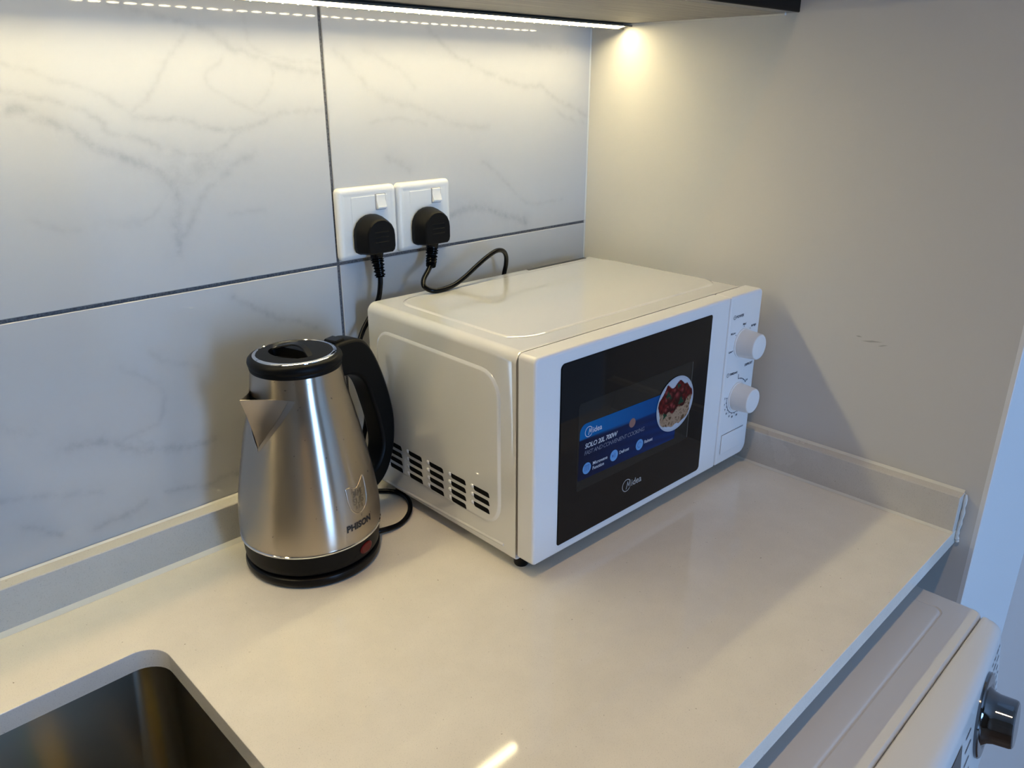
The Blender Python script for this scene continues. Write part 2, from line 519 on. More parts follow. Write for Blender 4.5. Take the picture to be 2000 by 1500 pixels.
part('scuff_mark', bm, M_SCUFF, wall_right, label='faint grey scuff on the painted wall')
bm = bmesh.new()
box(bm, -2.7, -2.6, -4.2, 0.15, ZF, ZC)
struct('wall_left', bm, M_ROOM)
bm = bmesh.new()
box(bm, -2.6, WIN[0], WIN_Y - 0.15, WIN_Y, ZF, ZC)
box(bm, WIN[1], 0.5, WIN_Y - 0.15, WIN_Y, ZF, ZC)
box(bm, WIN[0], WIN[1], WIN_Y - 0.15, WIN_Y, ZF, WIN[2])
box(bm, WIN[0], WIN[1], WIN_Y - 0.15, WIN_Y, WIN[3], ZC)
struct('wall_front', bm, M_ROOM)
bm = bmesh.new()
t = 0.045
box(bm, WIN[0], WIN[0] + t, WIN_Y - 0.1, WIN_Y - 0.05, WIN[2], WIN[3])
box(bm, WIN[1] - t, WIN[1], WIN_Y - 0.1, WIN_Y - 0.05, WIN[2], WIN[3])
box(bm, WIN[0] + t, WIN[1] - t, WIN_Y - 0.1, WIN_Y - 0.05, WIN[2], WIN[2] + t)
box(bm, WIN[0] + t, WIN[1] - t, WIN_Y - 0.1, WIN_Y - 0.05, WIN[3] - t, WIN[3])
struct('window_1', bm, M_WHITE_PLASTIC)

# grout bed and the marble-look tiles of the splashback
bm = bmesh.new()
box(bm, -2.6, -0.0005, 0.0022, 0.006, -0.02, 0.60)
part('grout', bm, M_GROUT, wall_back, label='dark grey grout showing in the joints')

def vein_field(xs, zs):
    X, Zz = np.meshgrid(xs, zs, indexing='ij')
    V = np.zeros_like(X)
    rng = np.random.RandomState(4)
    for sig, amp, pts in VEINS:
        P = np.array(spline(pts, 5))
        P = P + rng.normal(0, 0.0009, P.shape)
        d2 = np.full(X.shape, 1e9)
        for a, c2 in zip(P[:-1], P[1:]):
            ab = c2 - a
            tt = np.clip(((X - a[0]) * ab[0] + (Zz - a[1]) * ab[1]) / max(ab @ ab, 1e-12), 0, 1)
            d2 = np.minimum(d2, (X - a[0] - tt * ab[0]) ** 2 + (Zz - a[1] - tt * ab[1]) ** 2)
        s = sig * 0.00075
        V = np.maximum(V, amp * (0.75 * np.exp(-d2 / (2 * s * s)) + 0.28 * np.exp(-d2 / (2 * (s * 4) ** 2))))
    return V

def tile(x0, x1, z0, z1, fine):
    step = 0.0022 if fine else 0.02
    nx, nz = max(2, int((x1 - x0) / step)), max(2, int((z1 - z0) / step))
    xs = np.concatenate([[x0], np.linspace(x0 + 0.0008, x1 - 0.0008, nx), [x1]])
    zs = np.concatenate([[z0], np.linspace(z0 + 0.0008, z1 - 0.0008, nz), [z1]])
    nx, nz = len(xs), len(zs)
    ys = np.zeros((nx, nz))
    ys[0, :] = ys[-1, :] = ys[:, 0] = ys[:, -1] = 0.0007
    X, Zz = np.meshgrid(xs, zs, indexing='ij')
    co = np.stack([X, ys, Zz], -1).reshape(-1, 3)
    # skirt
    per = [(i, 0) for i in range(nx)] + [(nx - 1, j) for j in range(1, nz)] + \
          [(i, nz - 1) for i in range(nx - 2, -1, -1)] + [(0, j) for j in range(nz - 2, 0, -1)]
    sk = np.array([[xs[i], 0.006, zs[j]] for i, j in per])
    idx = np.arange(nx * nz).reshape(nx, nz)
    a = idx[:-1, :-1].ravel(); b2 = idx[1:, :-1].ravel(); c2 = idx[1:, 1:].ravel(); d = idx[:-1, 1:].ravel()
    faces = np.stack([a, b2, c2, d], -1).tolist()
    base = nx * nz
    L = len(per)
    for k in range(L):
        k2 = (k + 1) % L
        faces.append([int(idx[per[k]]), base + k, base + k2, int(idx[per[k2]])])
    me = bpy.data.meshes.new('tile')
    me.from_pydata(np.concatenate([co, sk]).tolist(), [], faces)
    v = np.zeros(len(co) + L, dtype=np.float32)
    if fine:
        v[:len(co)] = vein_field(xs, zs).ravel()
    at = me.attributes.new('vein', 'FLOAT', 'POINT')
    at.data.foreach_set('value', v)
    me.validate()
    me.polygons.foreach_set('use_smooth', [False] * len(me.polygons))
    link('tile', me, M_TILE, wall_back)

XJ, ZJ, G = -0.4572, 0.2988, 0.0019
for (x0, x1, fine) in ((XJ + G, -0.0035, True), (XJ - 0.6 + G, XJ - G, True), (XJ - 1.2 + G, XJ - 0.6 - G, False), (-2.2, XJ - 1.2 - G, False)):
    tile(x0, x1, ZJ + G, 0.5988 - G, fine)
    tile(x0, x1, -0.0 + G, ZJ - G, fine)
bm = bmesh.new()
box(bm, -0.0038, -0.0002, 0.0006, 0.004, 0.0, 0.578)
part('silicone_bead', bm, M_SILICONE, wall_back, label='pale sealant strip up the corner')

# ------------------------------------------------------------------ worktop with the sink cut-out
SX0, SX1, SY0, SY1, SR = -1.30, -0.7730, -0.53, -0.1335, 0.026
bm = bmesh.new()
hole = rrect(SX0, SY0, SX1, SY1, SR, 8)
outer = [(-2.2, -0.602), (-0.0008, -0.602), (-0.0008, -0.0005), (-2.2, -0.0005)]
for z in (0.0, -0.020):
    ov = [bm.verts.new((x_, y_, z)) for x_, y_ in outer]
    hv = [bm.verts.new((x_, y_, z)) for x_, y_ in hole]
    es = [bm.edges.new((ov[i], ov[(i + 1) % 4])) for i in range(4)] + \
         [bm.edges.new((hv[i], hv[(i + 1) % len(hv)])) for i in range(len(hv))]
    bmesh.ops.triangle_fill(bm, edges=es, use_beauty=True)
    if z == 0.0:
        O1, H1 = ov, hv
for A, B in ((O1, ov), (H1, hv)):
    for i in range(len(A)):
        j = (i + 1) % len(A)
        bm.faces.new((A[i], A[j], B[j], B[i]))
es = [e for e in bm.edges if all(abs(v.co.z) < 1e-6 for v in e.verts) and len(e.link_faces) == 2
      and abs(e.link_faces[0].normal.dot(e.link_faces[1].normal)) < 0.5]
bmesh.ops.recalc_face_normals(bm, faces=bm.faces)
es = [e for e in bm.edges if all(abs(v.co.z) < 1e-6 for v in e.verts) and e.calc_face_angle(0) > 1.0]
bmesh.ops.bevel(bm, geom=es, offset=0.0012, segments=2, affect='EDGES', profile=0.5)
worktop = link('worktop', to_mesh('worktop', bm, 40), M_QUARTZ, None, (0, 0, Z0))
weigh(worktop)
tag(worktop, 'white speckled quartz worktop with a sink cut-out along the tiled wall', 'worktop')
bm = bmesh.new()
box(bm, -2.2, -0.0012, -0.0196, -0.0008, 0.0003, 0.0489, 0.0008, 1)
part('upstand', bm, M_UPSTAND, worktop, label='quartz upstand along the tiled wall')
bm = bmesh.new()
box(bm, -0.0186, -0.0008, -0.602, -0.0202, 0.0003, 0.0487, 0.0008, 1)
part('upstand', bm, M_UPSTAND, worktop, label='quartz upstand along the painted wall')
bm = bmesh.new()
for (p0, p1) in (((-2.2, -0.0196, 0.0), (-0.0186, -0.0196, 0.0)),):
    v = [bm.verts.new(q) for q in ((-2.2, -0.0196, 0.0045), (-2.2, -0.0240, 0.0002), (-0.019, -0.0240, 0.0002), (-0.019, -0.0196, 0.0045))]
    bm.faces.new(v)
v = [bm.verts.new(q) for q in ((-0.0186, -0.024, 0.003), (-0.0212, -0.024, 0.0002), (-0.0212, -0.602, 0.0002), (-0.0186, -0.602, 0.003))]
bm.faces.new(v)
v = [bm.verts.new(q) for q in ((-2.2, -0.0008, 0.0508), (-2.2, -0.003, 0.049), (-0.002, -0.003, 0.049), (-0.002, -0.0008, 0.0508))]
bm.faces.new(v)
v = [bm.verts.new(q) for q in ((-0.0003, -0.004, 0.0520), (-0.0040, -0.004, 0.0488), (-0.0036, -0.601, 0.0488), (-0.0003, -0.601, 0.0515))]
bm.faces.new(v)
part('silicone_bead', bm, M_SILICONE, worktop, label='pale sealant bead along the upstands')
bm = bmesh.new()   # dab of sealant squeezed out at the end of the upstand
tube(bm, spline([(-0.004, -0.6035, 0.048), (-0.0045, -0.6045, 0.020), (-0.004, -0.6035, -0.004), (-0.0025, -0.605, -0.016)], 5),
     [0.0012 + 0.0016 * abs(math.sin(i * 1.1)) for i in range(16)], 8)
part('silicone_dab', bm, M_SILICONE, worktop, label='uneven white sealant down the upstand end')

# ------------------------------------------------------------------ undermounted sink
sink = thing('kitchen_sink', 'stainless steel undermount sink bowl set below the worktop cut-out', 'sink', (-1.04, -0.325, -0.21))
def S(x_, y_, z_):
    return (x_ + 1.04, y_ + 0.325, z_ + 0.21)
bm = bmesh.new()
loops = []
bx0, bx1, by0, by1 = -1.306, -0.7678, -0.536, -0.1240
for ins, z, r_ in ((-0.02, -0.0203, 0.05), (0.0, -0.0203, 0.03), (0.001, -0.022, 0.03), (0.008, -0.185, 0.035), (0.012, -0.199, 0.035), (0.022, -0.208, 0.035), (0.05, -0.210, 0.03)):
    loops.append([S(a, c2, z) for a, c2 in rrect(bx0 + ins, by0 + ins, bx1 - ins, by1 - ins, r_, 8)])
loft(bm, loops, cap0=False, cap1=True)
part('bowl', bm, M_SINK, sink, smooth=60)
bm = bmesh.new()
lathe(bm, [(0.0, 0.003), (0.012, 0.003), (0.014, 0.001), (0.038, 0.0015), (0.043, 0.003), (0.045, 0.0005)], 32, S(-1.04, -0.33, -0.21))
part('drain', bm, M_CHROME, sink)

sponge = thing('dish_sponge', 'yellow dish sponge with a green scouring face standing in the sink', 'sponge', (-0.862, -0.250, -0.209), 0.12)
M_SPONGE = mat('sponge_foam', (0.75, 0.52, 0.02), 0.9)
x = noise(M_SPONGE, 300, 3)
bump(M_SPONGE, x.outputs['Fac'], 0.5, 0.002)
M_SCOUR = mat('scouring_pad', (0.02, 0.16, 0.04), 0.95)
bm = bmesh.new()
box(bm, -0.013, 0.013, -0.055, 0.055, 0.0, 0.070, 0.004, 2)
part('foam', bm, M_SPONGE, sponge)
bm = bmesh.new()
box(bm, -0.0212, -0.0132, -0.055, 0.055, 0.0, 0.070, 0.002, 2)
part('scouring_pad', bm, M_SCOUR, sponge, label='green scouring layer')

# ------------------------------------------------------------------ base cabinet under the sink (behind and below the frame)
base = thing('base_cabinet', 'black lacquered base cabinet carrying the worktop and sink', 'cabinet', (-1.445, -0.30, -0.9))
def Bc(b_, x0, x1, y0, y1, z0, z1, bev=0.001):
    box(b_, x0 + 1.445, x1 + 1.445, y0 + 0.30, y1 + 0.30, z0 + 0.9, z1 + 0.9, bev, 1)
bm = bmesh.new()
Bc(bm, -2.2, -2.182, -0.56, -0.01, -0.80, -0.0205)
Bc(bm, -0.708, -0.690, -0.56, -0.01, -0.80, -0.0205)
Bc(bm, -2.182, -0.708, -0.56, -0.01, -0.80, -0.782)
Bc(bm, -2.182, -0.708, -0.02, -0.01, -0.782, -0.0205)
Bc(bm, -2.2, -0.69, -0.52, -0.50, -0.90, -0.80)
Bc(bm, -2.2, -0.69, -0.10, -0.08, -0.90, -0.80)
part('carcass', bm, M_WOOD, base)
for k in range(3):
    bm = bmesh.new()
    w = 1.51 / 3
    Bc(bm, -2.2 + k * w + 0.0015, -2.2 + (k + 1) * w - 0.0015, -0.580, -0.5605, -0.80, -0.026, 0.0012)
    d = part('door', bm, M_DOOR, base)
    bm = bmesh.new()
    hx = -2.2 + (k + 1) * w - 0.06
    tube(bm, [(hx + 1.445, -0.2805, 0.74), (hx + 1.445, -0.31, 0.74), (hx + 1.445, -0.31, 0.60), (hx + 1.445, -0.2805, 0.60)], 0.005, 8)
    part('handle', bm, M_CHROME, d)

# ------------------------------------------------------------------ wall cabinet with its light strip
wc = thing('wall_cabinet', 'dark wall cabinet with grey wood underside above the tiled splashback', 'cabinet', (-0.75, -0.15, 0.5807))
def Wc(b_, x0, x1, y0, y1, z0, z1, bev=0.0008):
    box(b_, x0 + 0.75, x1 + 0.75, y0 + 0.15, y1 + 0.15, z0 - 0.5807, z1 - 0.5807, bev, 1)
bm = bmesh.new()
Wc(bm, -1.5, -0.0045, -0.3019, -0.001, 0.5807, 0.5987, 0.0005)
part('bottom_panel', bm, M_WOOD, wc, label='grey wood-grain underside')
bm = bmesh.new()
Wc(bm, -1.5, -1.482, -0.3019, -0.001, 0.5990, 1.30)
Wc(bm, -0.0225, -0.0045, -0.3019, -0.001, 0.5990, 1.30)
Wc(bm, -1.482, -0.0225, -0.3019, -0.001, 1.282, 1.30)
Wc(bm, -1.482, -0.0225, -0.012, -0.001, 0.5990, 1.282)
part('carcass', bm, M_WOOD, wc)
for k in range(3):
    bm = bmesh.new()
    x0 = -1.5 + k * 0.4985
    Wc(bm, x0 + 0.0012, x0 + 0.4985 - 0.0012, -0.3219, -0.3022, 0.5807, 1.30, 0.0008)
    part('door', bm, M_DOOR, wc)
bm = bmesh.new()     # pale sealant line between cabinet and painted wall
Wc(bm, -0.0045, -0.0005, -0.3019, -0.001, 0.5790, 0.5815, 0)
part('silicone_bead', bm, M_SILICONE, wc)

led = thing('led_strip_light', 'warm glowing strip light under the wall cabinet by the tiles', 'light', (-0.75, -0.0665, 0.5805))
YL, ZT = -0.0665, 0.5806
PHI = math.radians(10)        # the diffuser leans towards the room
def Lp(x_, s_, d_):
    """point of the tilted channel: s_ across it (towards the wall positive), d_ out of its face"""
    y_ = s_ * math.cos(PHI) - d_ * math.sin(PHI)
    z_ = -s_ * math.sin(PHI) - d_ * math.cos(PHI)
    return (x_ + 0.75, y_, z_ - 0.0046)
def lbar(b_, x0, x1, s0, s1, d0, d1):
    loft(b_, [[Lp(x_, a, c2) for a, c2 in ((s0, d0), (s1, d0), (s1, d1), (s0, d1))] for x_ in (x0, x1)])
bm = bmesh.new()
lbar(bm, -1.5, -0.003, -0.0078, -0.0066, -0.0010, 0.0009)
lbar(bm, -1.5, -0.003, 0.0066, 0.0082, -0.0060, 0.0014)
lbar(bm, -1.5, -0.003, -0.0066, 0.0066, -0.0014, -0.0008)
part('channel', bm, M_ALU, led, label='dark metal channel')
bm = bmesh.new()
lbar(bm, -1.5, -0.014, -0.0064, 0.0064, -0.0006, 0.0)
part('diffuser', bm, M_LED, led)
me_dot = None
for i in range(85):
    xx = -0.066 - i * 0.01667
    if me_dot is None:
        bm = bmesh.new()          # added glowing bead behind the lip, one of a row mirrored in the tiles
        bmesh.ops.create_icosphere(bm, subdivisions=1, radius=1.0)
        for v in bm.verts:
            p0 = Lp(-0.75, 0.0092, 0.0002)
            v.co = Vector((v.co.x * 0.0070, p0[1] + v.co.y * 0.0013, p0[2] + v.co.z * 0.0010))
        me_dot = to_mesh('led', bm, 40)
    link('led', me_dot, M_LED_DOT, led, (xx + 0.75, 0.0, 0.0))

dl = thing('ceiling_downlight', 'round recessed ceiling downlight above the front of the worktop', 'light', (-0.95, -0.80, ZC))
bm = bmesh.new()
lathe(bm, [(0.052, -0.006), (0.066, -0.004), (0.068, -0.0002)], 40)
part('trim_ring', bm, M_WHITE_PLASTIC, dl)
bm = bmesh.new()
lathe(bm, [(0.0, -0.004), (0.051, -0.004), (0.052, -0.0005)], 40)
part('lens', bm, M_LAMP, dl)
sp = bpy.data.lights.new('downlight_beam', 'SPOT')
sp.energy = DOWNLIGHT_STRENGTH
sp.color = DOWNLIGHT_COLOR
sp.spot_size = math.radians(112)
sp.spot_blend = 1.0
sp.shadow_soft_size = 0.035
so = bpy.data.objects.new('downlight_beam', sp)
C.objects.link(so)
so.parent = dl
so.location = (0, 0, -0.012)

# ------------------------------------------------------------------ sockets
def make_socket(x0, z0, label):
    t = thing('wall_socket', label, 'socket', (x0, 0.0, z0), group='switched sockets on the splashback')
    f = lambda u, v, d: (u, -d, v)
    bm = bmesh.new()
    loft(bm, slab_loops((0.0004, 0.0004, 0.0856, 0.0856, 0.006), f,
                        [(0.0, 0.0), (0.0, 0.0040), (0.0012, 0.0062), (0.0035, 0.0078), (0.0060, 0.0084), (0.0085, 0.0080), (0.0095, 0.0078), (0.0110, 0.0078)]), cap0=False)
    part('plate', bm, M_SOCKET, t)
    bm = bmesh.new()
    loft(bm, slab_loops((0.0190, 0.0120, 0.0715, 0.0745, 0.001), f, [(0.0, 0.0076), (0.0, 0.0079), (0.0004, 0.0082), (0.0012, 0.0082)]), cap0=False)
    part('inner_panel', bm, M_SOCKET, t)
    bm = bmesh.new()          # rocker: rounded wedge tilted with its lower half pressed out
    lo = []
    for u in (0.0543, 0.0549, 0.0671, 0.0677):
        e = 0.0006 if u in (0.0543, 0.0677) else 0.0
        lo.append([(u, -0.0084, 0.0574 + e), (u, -0.0122 + e, 0.0582 + e), (u, -0.0126 + e, 0.0602 + e), (u, -0.0098 + e, 0.0685), (u, -0.0100 + e, 0.0746 - e), (u, -0.0084, 0.0754 - e)])
    loft(bm, lo)
    part('rocker_switch', bm, M_SOCKET, t, smooth=25)
    bm = bmesh.new()
    loft(bm, slab_loops((0.0532, 0.0568, 0.0688, 0.0760, 0.001), f, [(0.0, 0.0080), (0.0, 0.0084), (0.0003, 0.00855)]), cap0=False)
    part('switch_surround', bm, M_SWITCH_GAP, t)
    return t
PX, PZ = -0.4580, 0.3014
make_socket(PX, PZ, 'white switched wall socket nearer the long vertical tile joint, left of the two')
make_socket(PX + 0.0868, PZ, 'white switched wall socket above the microwave, right of the two, with the looping cord')

def plug_mesh(cx, cz, inv):
    """three-pin plug: loft of a domed outline that narrows towards the front"""
    half = [(0.0, -0.0230), (0.0195, -0.0230), (0.0235, -0.0205), (0.0252, -0.0150), (0.0252, 0.0000), (0.0240, 0.0075),
            (0.0200, 0.0145), (0.0140, 0.0195), (0.0070, 0.0225)]
    o2 = half + [(0.0, 0.0232)] + [(-a, b2) for a, b2 in reversed(half[1:])]
    bm = bmesh.new()
    L = []
    for y, sx, sz, dz in ((-0.0094, 0.97, 0.97, 0), (-0.0104, 1.0, 1.0, 0), (-0.0150, 1.0, 1.0, 0), (-0.0165, 0.985, 0.985, 0), (-0.0290, 0.83, 0.90, -0.0010),
                          (-0.0315, 0.80, 0.875, -0.0012), (-0.0328, 0.74, 0.82, -0.0012)):
        L.append([inv @ Vector((cx + a * sx, y, cz + b2 * sz + dz)) for a, b2 in o2])
    loft(bm, L)
    for k in range(3):       # moulded grip ridges across the front
        zz = cz + 0.004 - 0.006 * k
        tube(bm, [inv @ Vector((cx - 0.010, -0.0328, zz)), inv @ Vector((cx + 0.010, -0.0328, zz))], 0.0006, 6)
    return bm

def relief(bm, pts, inv):
    """ribbed strain relief along a short path"""
    P = spline(pts, 12)
    m = len(P)
    rad = []
    for i in range(m):
        s = i / (m - 1)
        r_ = 0.0088 * (1 - s) + 0.0056 * s
        if s > 0.38:
            r_ += 0.0009 * (1 if (int(s * 20) % 2 == 0) else -1)
        rad.append(r_)
    tube(bm, [inv @ Vector(q) for q in P], rad, 14)

# ------------------------------------------------------------------ microwave
MX, MY, MZ, MA = -0.4484, -0.3199, 0.0202, math.radians(-1.2665)
MW, MH, MD = 0.4195, 0.2342, 0.2920
mw = thing('microwave_oven', 'white countertop microwave oven with black glass door and two dials', 'microwave', (MX, MY, 0.0), MA)
MINV = (Matrix.Translation((MX, MY, 0.0)) @ Matrix.Rotation(MA, 4, 'Z')).inverted()   # counter coordinates -> microwave coordinates
zb = MZ                       # local heights are w + MZ
DT = 0.0253                   # door thickness

# casing: cross-section swept front to back
bm = bmesh.new()
x0c, x1c, z0c, z1c = 0.0010, MW - 0.0040, zb - 0.0055, zb + MH - 0.0010
L = []
for y, ins in ((DT + 0.0050, 0.0035), (DT + 0.0030, 0.0018), (DT + 0.0028, 0.0004), (DT + 0.0036, 0.0), (DT + 0.0090, 0.0), (MD - 0.003, 0.0), (MD - 0.0005, 0.0012), (MD, 0.004)):
    L.append([(a, y, c2) for a, c2 in rrect(x0c + ins, z0c + ins, x1c - ins, z1c - ins, (0.003, 0.003, 0.011, 0.011), 8)])
loft(bm, L)
# raised panels pressed into the side and the top, with sloped borders
fs = lambda u, v, d: (x0c - d, u, v)
loft(bm, [list(reversed(q)) for q in slab_loops((0.0500, zb + 0.0225, 0.2750, zb + 0.2065, (0.030, 0.022, 0.028, 0.030)), fs,
     [(0.0, -0.0004), (0.0010, 0.0003), (0.0036, 0.0016), (0.0046, 0.0017), (0.0060, 0.0017)])], cap0=False)
ft = lambda u, v, d: (u, v, z1c + d)
loft(bm, slab_loops((0.0270, 0.0530, 0.4100, 0.2760, 0.034), ft, [(0.0, -0.0004), (0.0012, 0.0003), (0.0036, 0.0010), (0.0046, 0.0011), (0.0060, 0.0011)]), cap0=False)
# rib along the foot of the side
tube(bm, spline([(x0c + 0.0005, 0.0500, zb + 0.0060), (x0c - 0.0002, 0.056, zb + 0.0058), (x0c - 0.0002, 0.160, zb + 0.0022), (x0c + 0.0002, 0.270, zb - 0.0015)], 6), 0.0017, 8)
part('casing', bm, M_WHITE_ENAMEL, mw, smooth=50)
bm = bmesh.new()          # dark gap behind the door
box(bm, 0.006, MW - 0.008, DT - 0.0030, DT + 0.0035, zb - 0.002, zb + MH - 0.007)
part('door_seal', bm, M_BLACK_SLOT, mw, label='dark gap between door and casing')
bm = bmesh.new()
box(bm, 0.270, 0.392, MD - 0.0085, MD - 0.0035, z1c - 0.002, z1c + 0.0008)
part('rear_vent', bm, M_GREY_LINE, mw, label='narrow grey vent along the back top edge')

# louvred vents low on the side: seen columns of slots
M_SLOT_WHITE = M_WHITE_ENAMEL
def slot_mesh():
    bm = bmesh.new()
    xs = x0c - 0.0021
    p = [(0.0137, 0.0021), (0.0125, 0.0030), (-0.0105, 0.0030), (-0.0127, 0.0020), (-0.0141, -0.0026), (-0.0132, -0.0029), (0.0095, -0.0027), (0.0112, -0.0018)]
    a = [bm.verts.new((xs, q[0], q[1])) for q in p]
    c2 = [bm.verts.new((xs + 0.0008, q[0], q[1])) for q in p]
    bm.faces.new(a)
    for i in range(len(p)):
        j = (i + 1) % len(p)
        bm.faces.new((a[i], a[j], c2[j], c2[i]))
    for i in range(10):      # pressed lip at the slot's rear end and along its lower edge
        pass
    bmesh.ops.recalc_face_normals(bm, faces=bm.faces)
    bb = bmesh.new()
    bmesh.ops.create_icosphere(bb, subdivisions=2, radius=1.0)
    for v in bb.verts:
        v.co = Vector((xs + 0.0005 + v.co.x * 0.0017, 0.0150 + v.co.y * 0.0034, 0.0012 + v.co.z * 0.0027))
    me2 = bpy.data.meshes.new('tmp')
    bb.to_mesh(me2)
    bb.free()
    n0 = len(bm.faces)
    bm.from_mesh(me2)
    bpy.data.meshes.remove(me2)
    bm.faces.ensure_lookup_table()
    for f in bm.faces[n0:]:
        f.material_index = 1
    return to_mesh('vent_slot', bm, 30)
me_slot = slot_mesh()
for ci, cy in enumerate((0.0815, 0.1215, 0.1620, 0.2030, 0.2440)):
    for ri in range(4):
        if ri == 3 and ci == 0:
            continue
        link('vent_slot', me_slot, [M_BLACK_SLOT, M_SLOT_WHITE], mw, (0, cy, zb + 0.0592 - 0.0101 * ri))

# feet
for fx, fy in ((0.018, 0.036), (MW - 0.022, 0.036), (0.018, MD - 0.03), (MW - 0.03, MD - 0.03)):
    bm = bmesh.new()
    lathe(bm, [(0.0, 0.0), (0.0075, 0.0), (0.0085, 0.002), (0.0095, zb - 0.005), (0.0, zb - 0.005)], 20, (fx, fy, 0.0))
    part('foot', bm, M_BLACK_PLASTIC, mw, label='black rubber foot')

# door and control panel: rounded slabs side by side
ff = lambda u, v, d: (u, DT - d, v + zb)
GX = 0.3440
prof = [(0.002, 0.0), (0.0, 0.002), (0.0, DT - 0.0035), (0.0006, DT - 0.0014), (0.0016, DT - 0.0004), (0.003, DT)]
bm = bmesh.new()
loft(bm, slab_loops((0.0, 0.0, GX - 0.0007, MH, (0.005, 0.003, 0.003, 0.006)), ff, prof))
door = part('door', bm, M_WHITE_PLASTIC, mw)
bm = bmesh.new()
loft(bm, slab_loops((GX + 0.0007, 0.0, MW, MH, (0.003, 0.014, 0.007, 0.003)), ff, prof))
panel = part('control_panel', bm, M_WHITE_PLASTIC, mw)
bm = bmesh.new()
box(bm, GX - 0.002, GX + 0.002, 0.004, DT - 0.001, zb + 0.002, zb + MH - 0.003)
part('panel_gap', bm, M_GREY_LINE, mw, label='dark joint between door and control panel')
# black glass with its inner window
def fg(d0):
    return lambda u, v, d=0.0: (u, -d0 - d, v + zb)
bm = bmesh.new()
loft(bm, slab_loops((0.0362, 0.0105, 0.3040, 0.2202, (0.003, 0.006, 0.003, 0.006)), fg(0.0), [(0.0, -0.001), (0.0, 0.0006), (0.0008, 0.0011)]), cap0=False)
glass = part('door_glass', bm, M_BLACK_GLOSS, door, label='glossy black door glass')
M_WINDOW = mat('tinted_window', (0.014, 0.0135, 0.0125), 0.05, spec=0.22)
x = noise(M_WINDOW, 1, 0)
bm = bmesh.new()
loft(bm, slab_loops((0.0640, 0.0665, 0.2705, 0.1695, 0.004), fg(0.0011), [(0.0, 0.0), (0.0003, 0.0002)]), cap0=False)
part('window', bm, M_WINDOW, door, label='smoky see-through window in the door')
M_EDGE = mat('window_edge', (0.045, 0.048, 0.045), 0.3)
bm = bmesh.new()
box(bm, 0.2676, 0.2694, -0.0016, -0.0012, zb + 0.0685, zb + 0.1680)
part('window_edge', bm, M_EDGE, door, label='pale line down the window edge')

# promotional sticker: flat print
def attr_mat(name, rough=0.25):
    m = mat(name, (0.5, 0.5, 0.5), rough, spec=0.12)
    n, l, b = nodes(m)
    a = n.new('ShaderNodeAttribute')
    a.attribute_name = 'print'
    l.new(a.outputs['Color'], b.inputs['Base Color'])
    return m
M_PRINT = attr_mat('sticker_print')
def print_mesh(name, co, faces, cols):
    me = bpy.data.meshes.new(name)
    me.from_pydata(co, [], faces)
    at = me.attributes.new('print', 'FLOAT_COLOR', 'POINT')
    at.data.foreach_set('color', np.concatenate([np.array(cols, dtype=np.float32), np.ones((len(co), 1), dtype=np.float32)], 1).ravel())
    return me
tilt = math.radians(-1.2)
def st(u, v, d=0.0015):
    """sticker coordinates (origin at its lower left corner) -> microwave coordinates"""
    return (0.0655 + u * math.cos(tilt) - v * math.sin(tilt), -d, zb + 0.0790 + u * math.sin(tilt) + v * math.cos(tilt))
SW, SH = 0.176, 0.0660
co, cols, faces = [], [], []
nu, nv = 60, 28
for i in range(nu + 1):
    for j in range(nv + 1):
        u, v = SW * i / nu, SH * j / nv
        # rounded upper left corner
        cr = 0.010
        if u < cr and v > SH - cr:
            d_ = math.hypot(u - cr, v - (SH - cr))
            if d_ > cr:
                u = cr + (u - cr) * cr / d_
                v = SH - cr + (v - SH + cr) * cr / d_
        co.append(st(u, v))
        s, q = i / nu, j / nv
        navy = np.array((0.004, 0.007, 0.026)) * (1 - s) + np.array((0.002, 0.022, 0.105)) * s
        navy = navy * (1 + 0.25 * math.sin(q * 40 + 9 * s) * s)
        band = np.array((0.000, 0.115, 0.330)) * (1 - s) + np.array((0.001, 0.045, 0.19)) * s
        edge = 0.72 - 0.06 * s
        k = min(1, max(0, (q - edge) / 0.03))
        cols.append(navy * (1 - k) + band * k)
for i in range(nu):
    for j in range(nv):
        a = i * (nv + 1) + j
        faces.append((a, a + nv + 1, a + nv + 2, a + 1))
sticker = link('sticker', print_mesh('sticker', co, faces, cols), M_PRINT, mw)
sticker['label'] = 'blue promotional sticker on the door glass'

def midea_logo(bm, ox, oy, s, f):
    """round mark and lettering; s is the height of the capital"""
    g = lambda x_, y_: f(ox + x_ * s, oy + y_ * s)
    ring2d(bm, 0.55, 0.42, 0.80, 0.92, math.radians(40), math.radians(325), g, 30)
    # the initial letter inside the mark
    for pts in ([(0.42, -0.15), (0.56, -0.15), (0.82, 0.95), (0.70, 0.95)], [(0.70, 0.95), (0.82, 0.95), (0.98, 0.25), (0.88, 0.15)],
                [(0.86, 0.20), (0.98, 0.20), (1.32, 1.02), (1.22, 1.02)], [(1.22, 1.02), (1.32, 1.02), (1.38, 0.0), (1.24, 0.0)]):
        poly(bm, pts, g)
    text_into(bm, 'idea', 1.35 * s, lambda x_, y_: f(ox + 1.52 * s + x_, oy + y_), bold=0.02 * s)

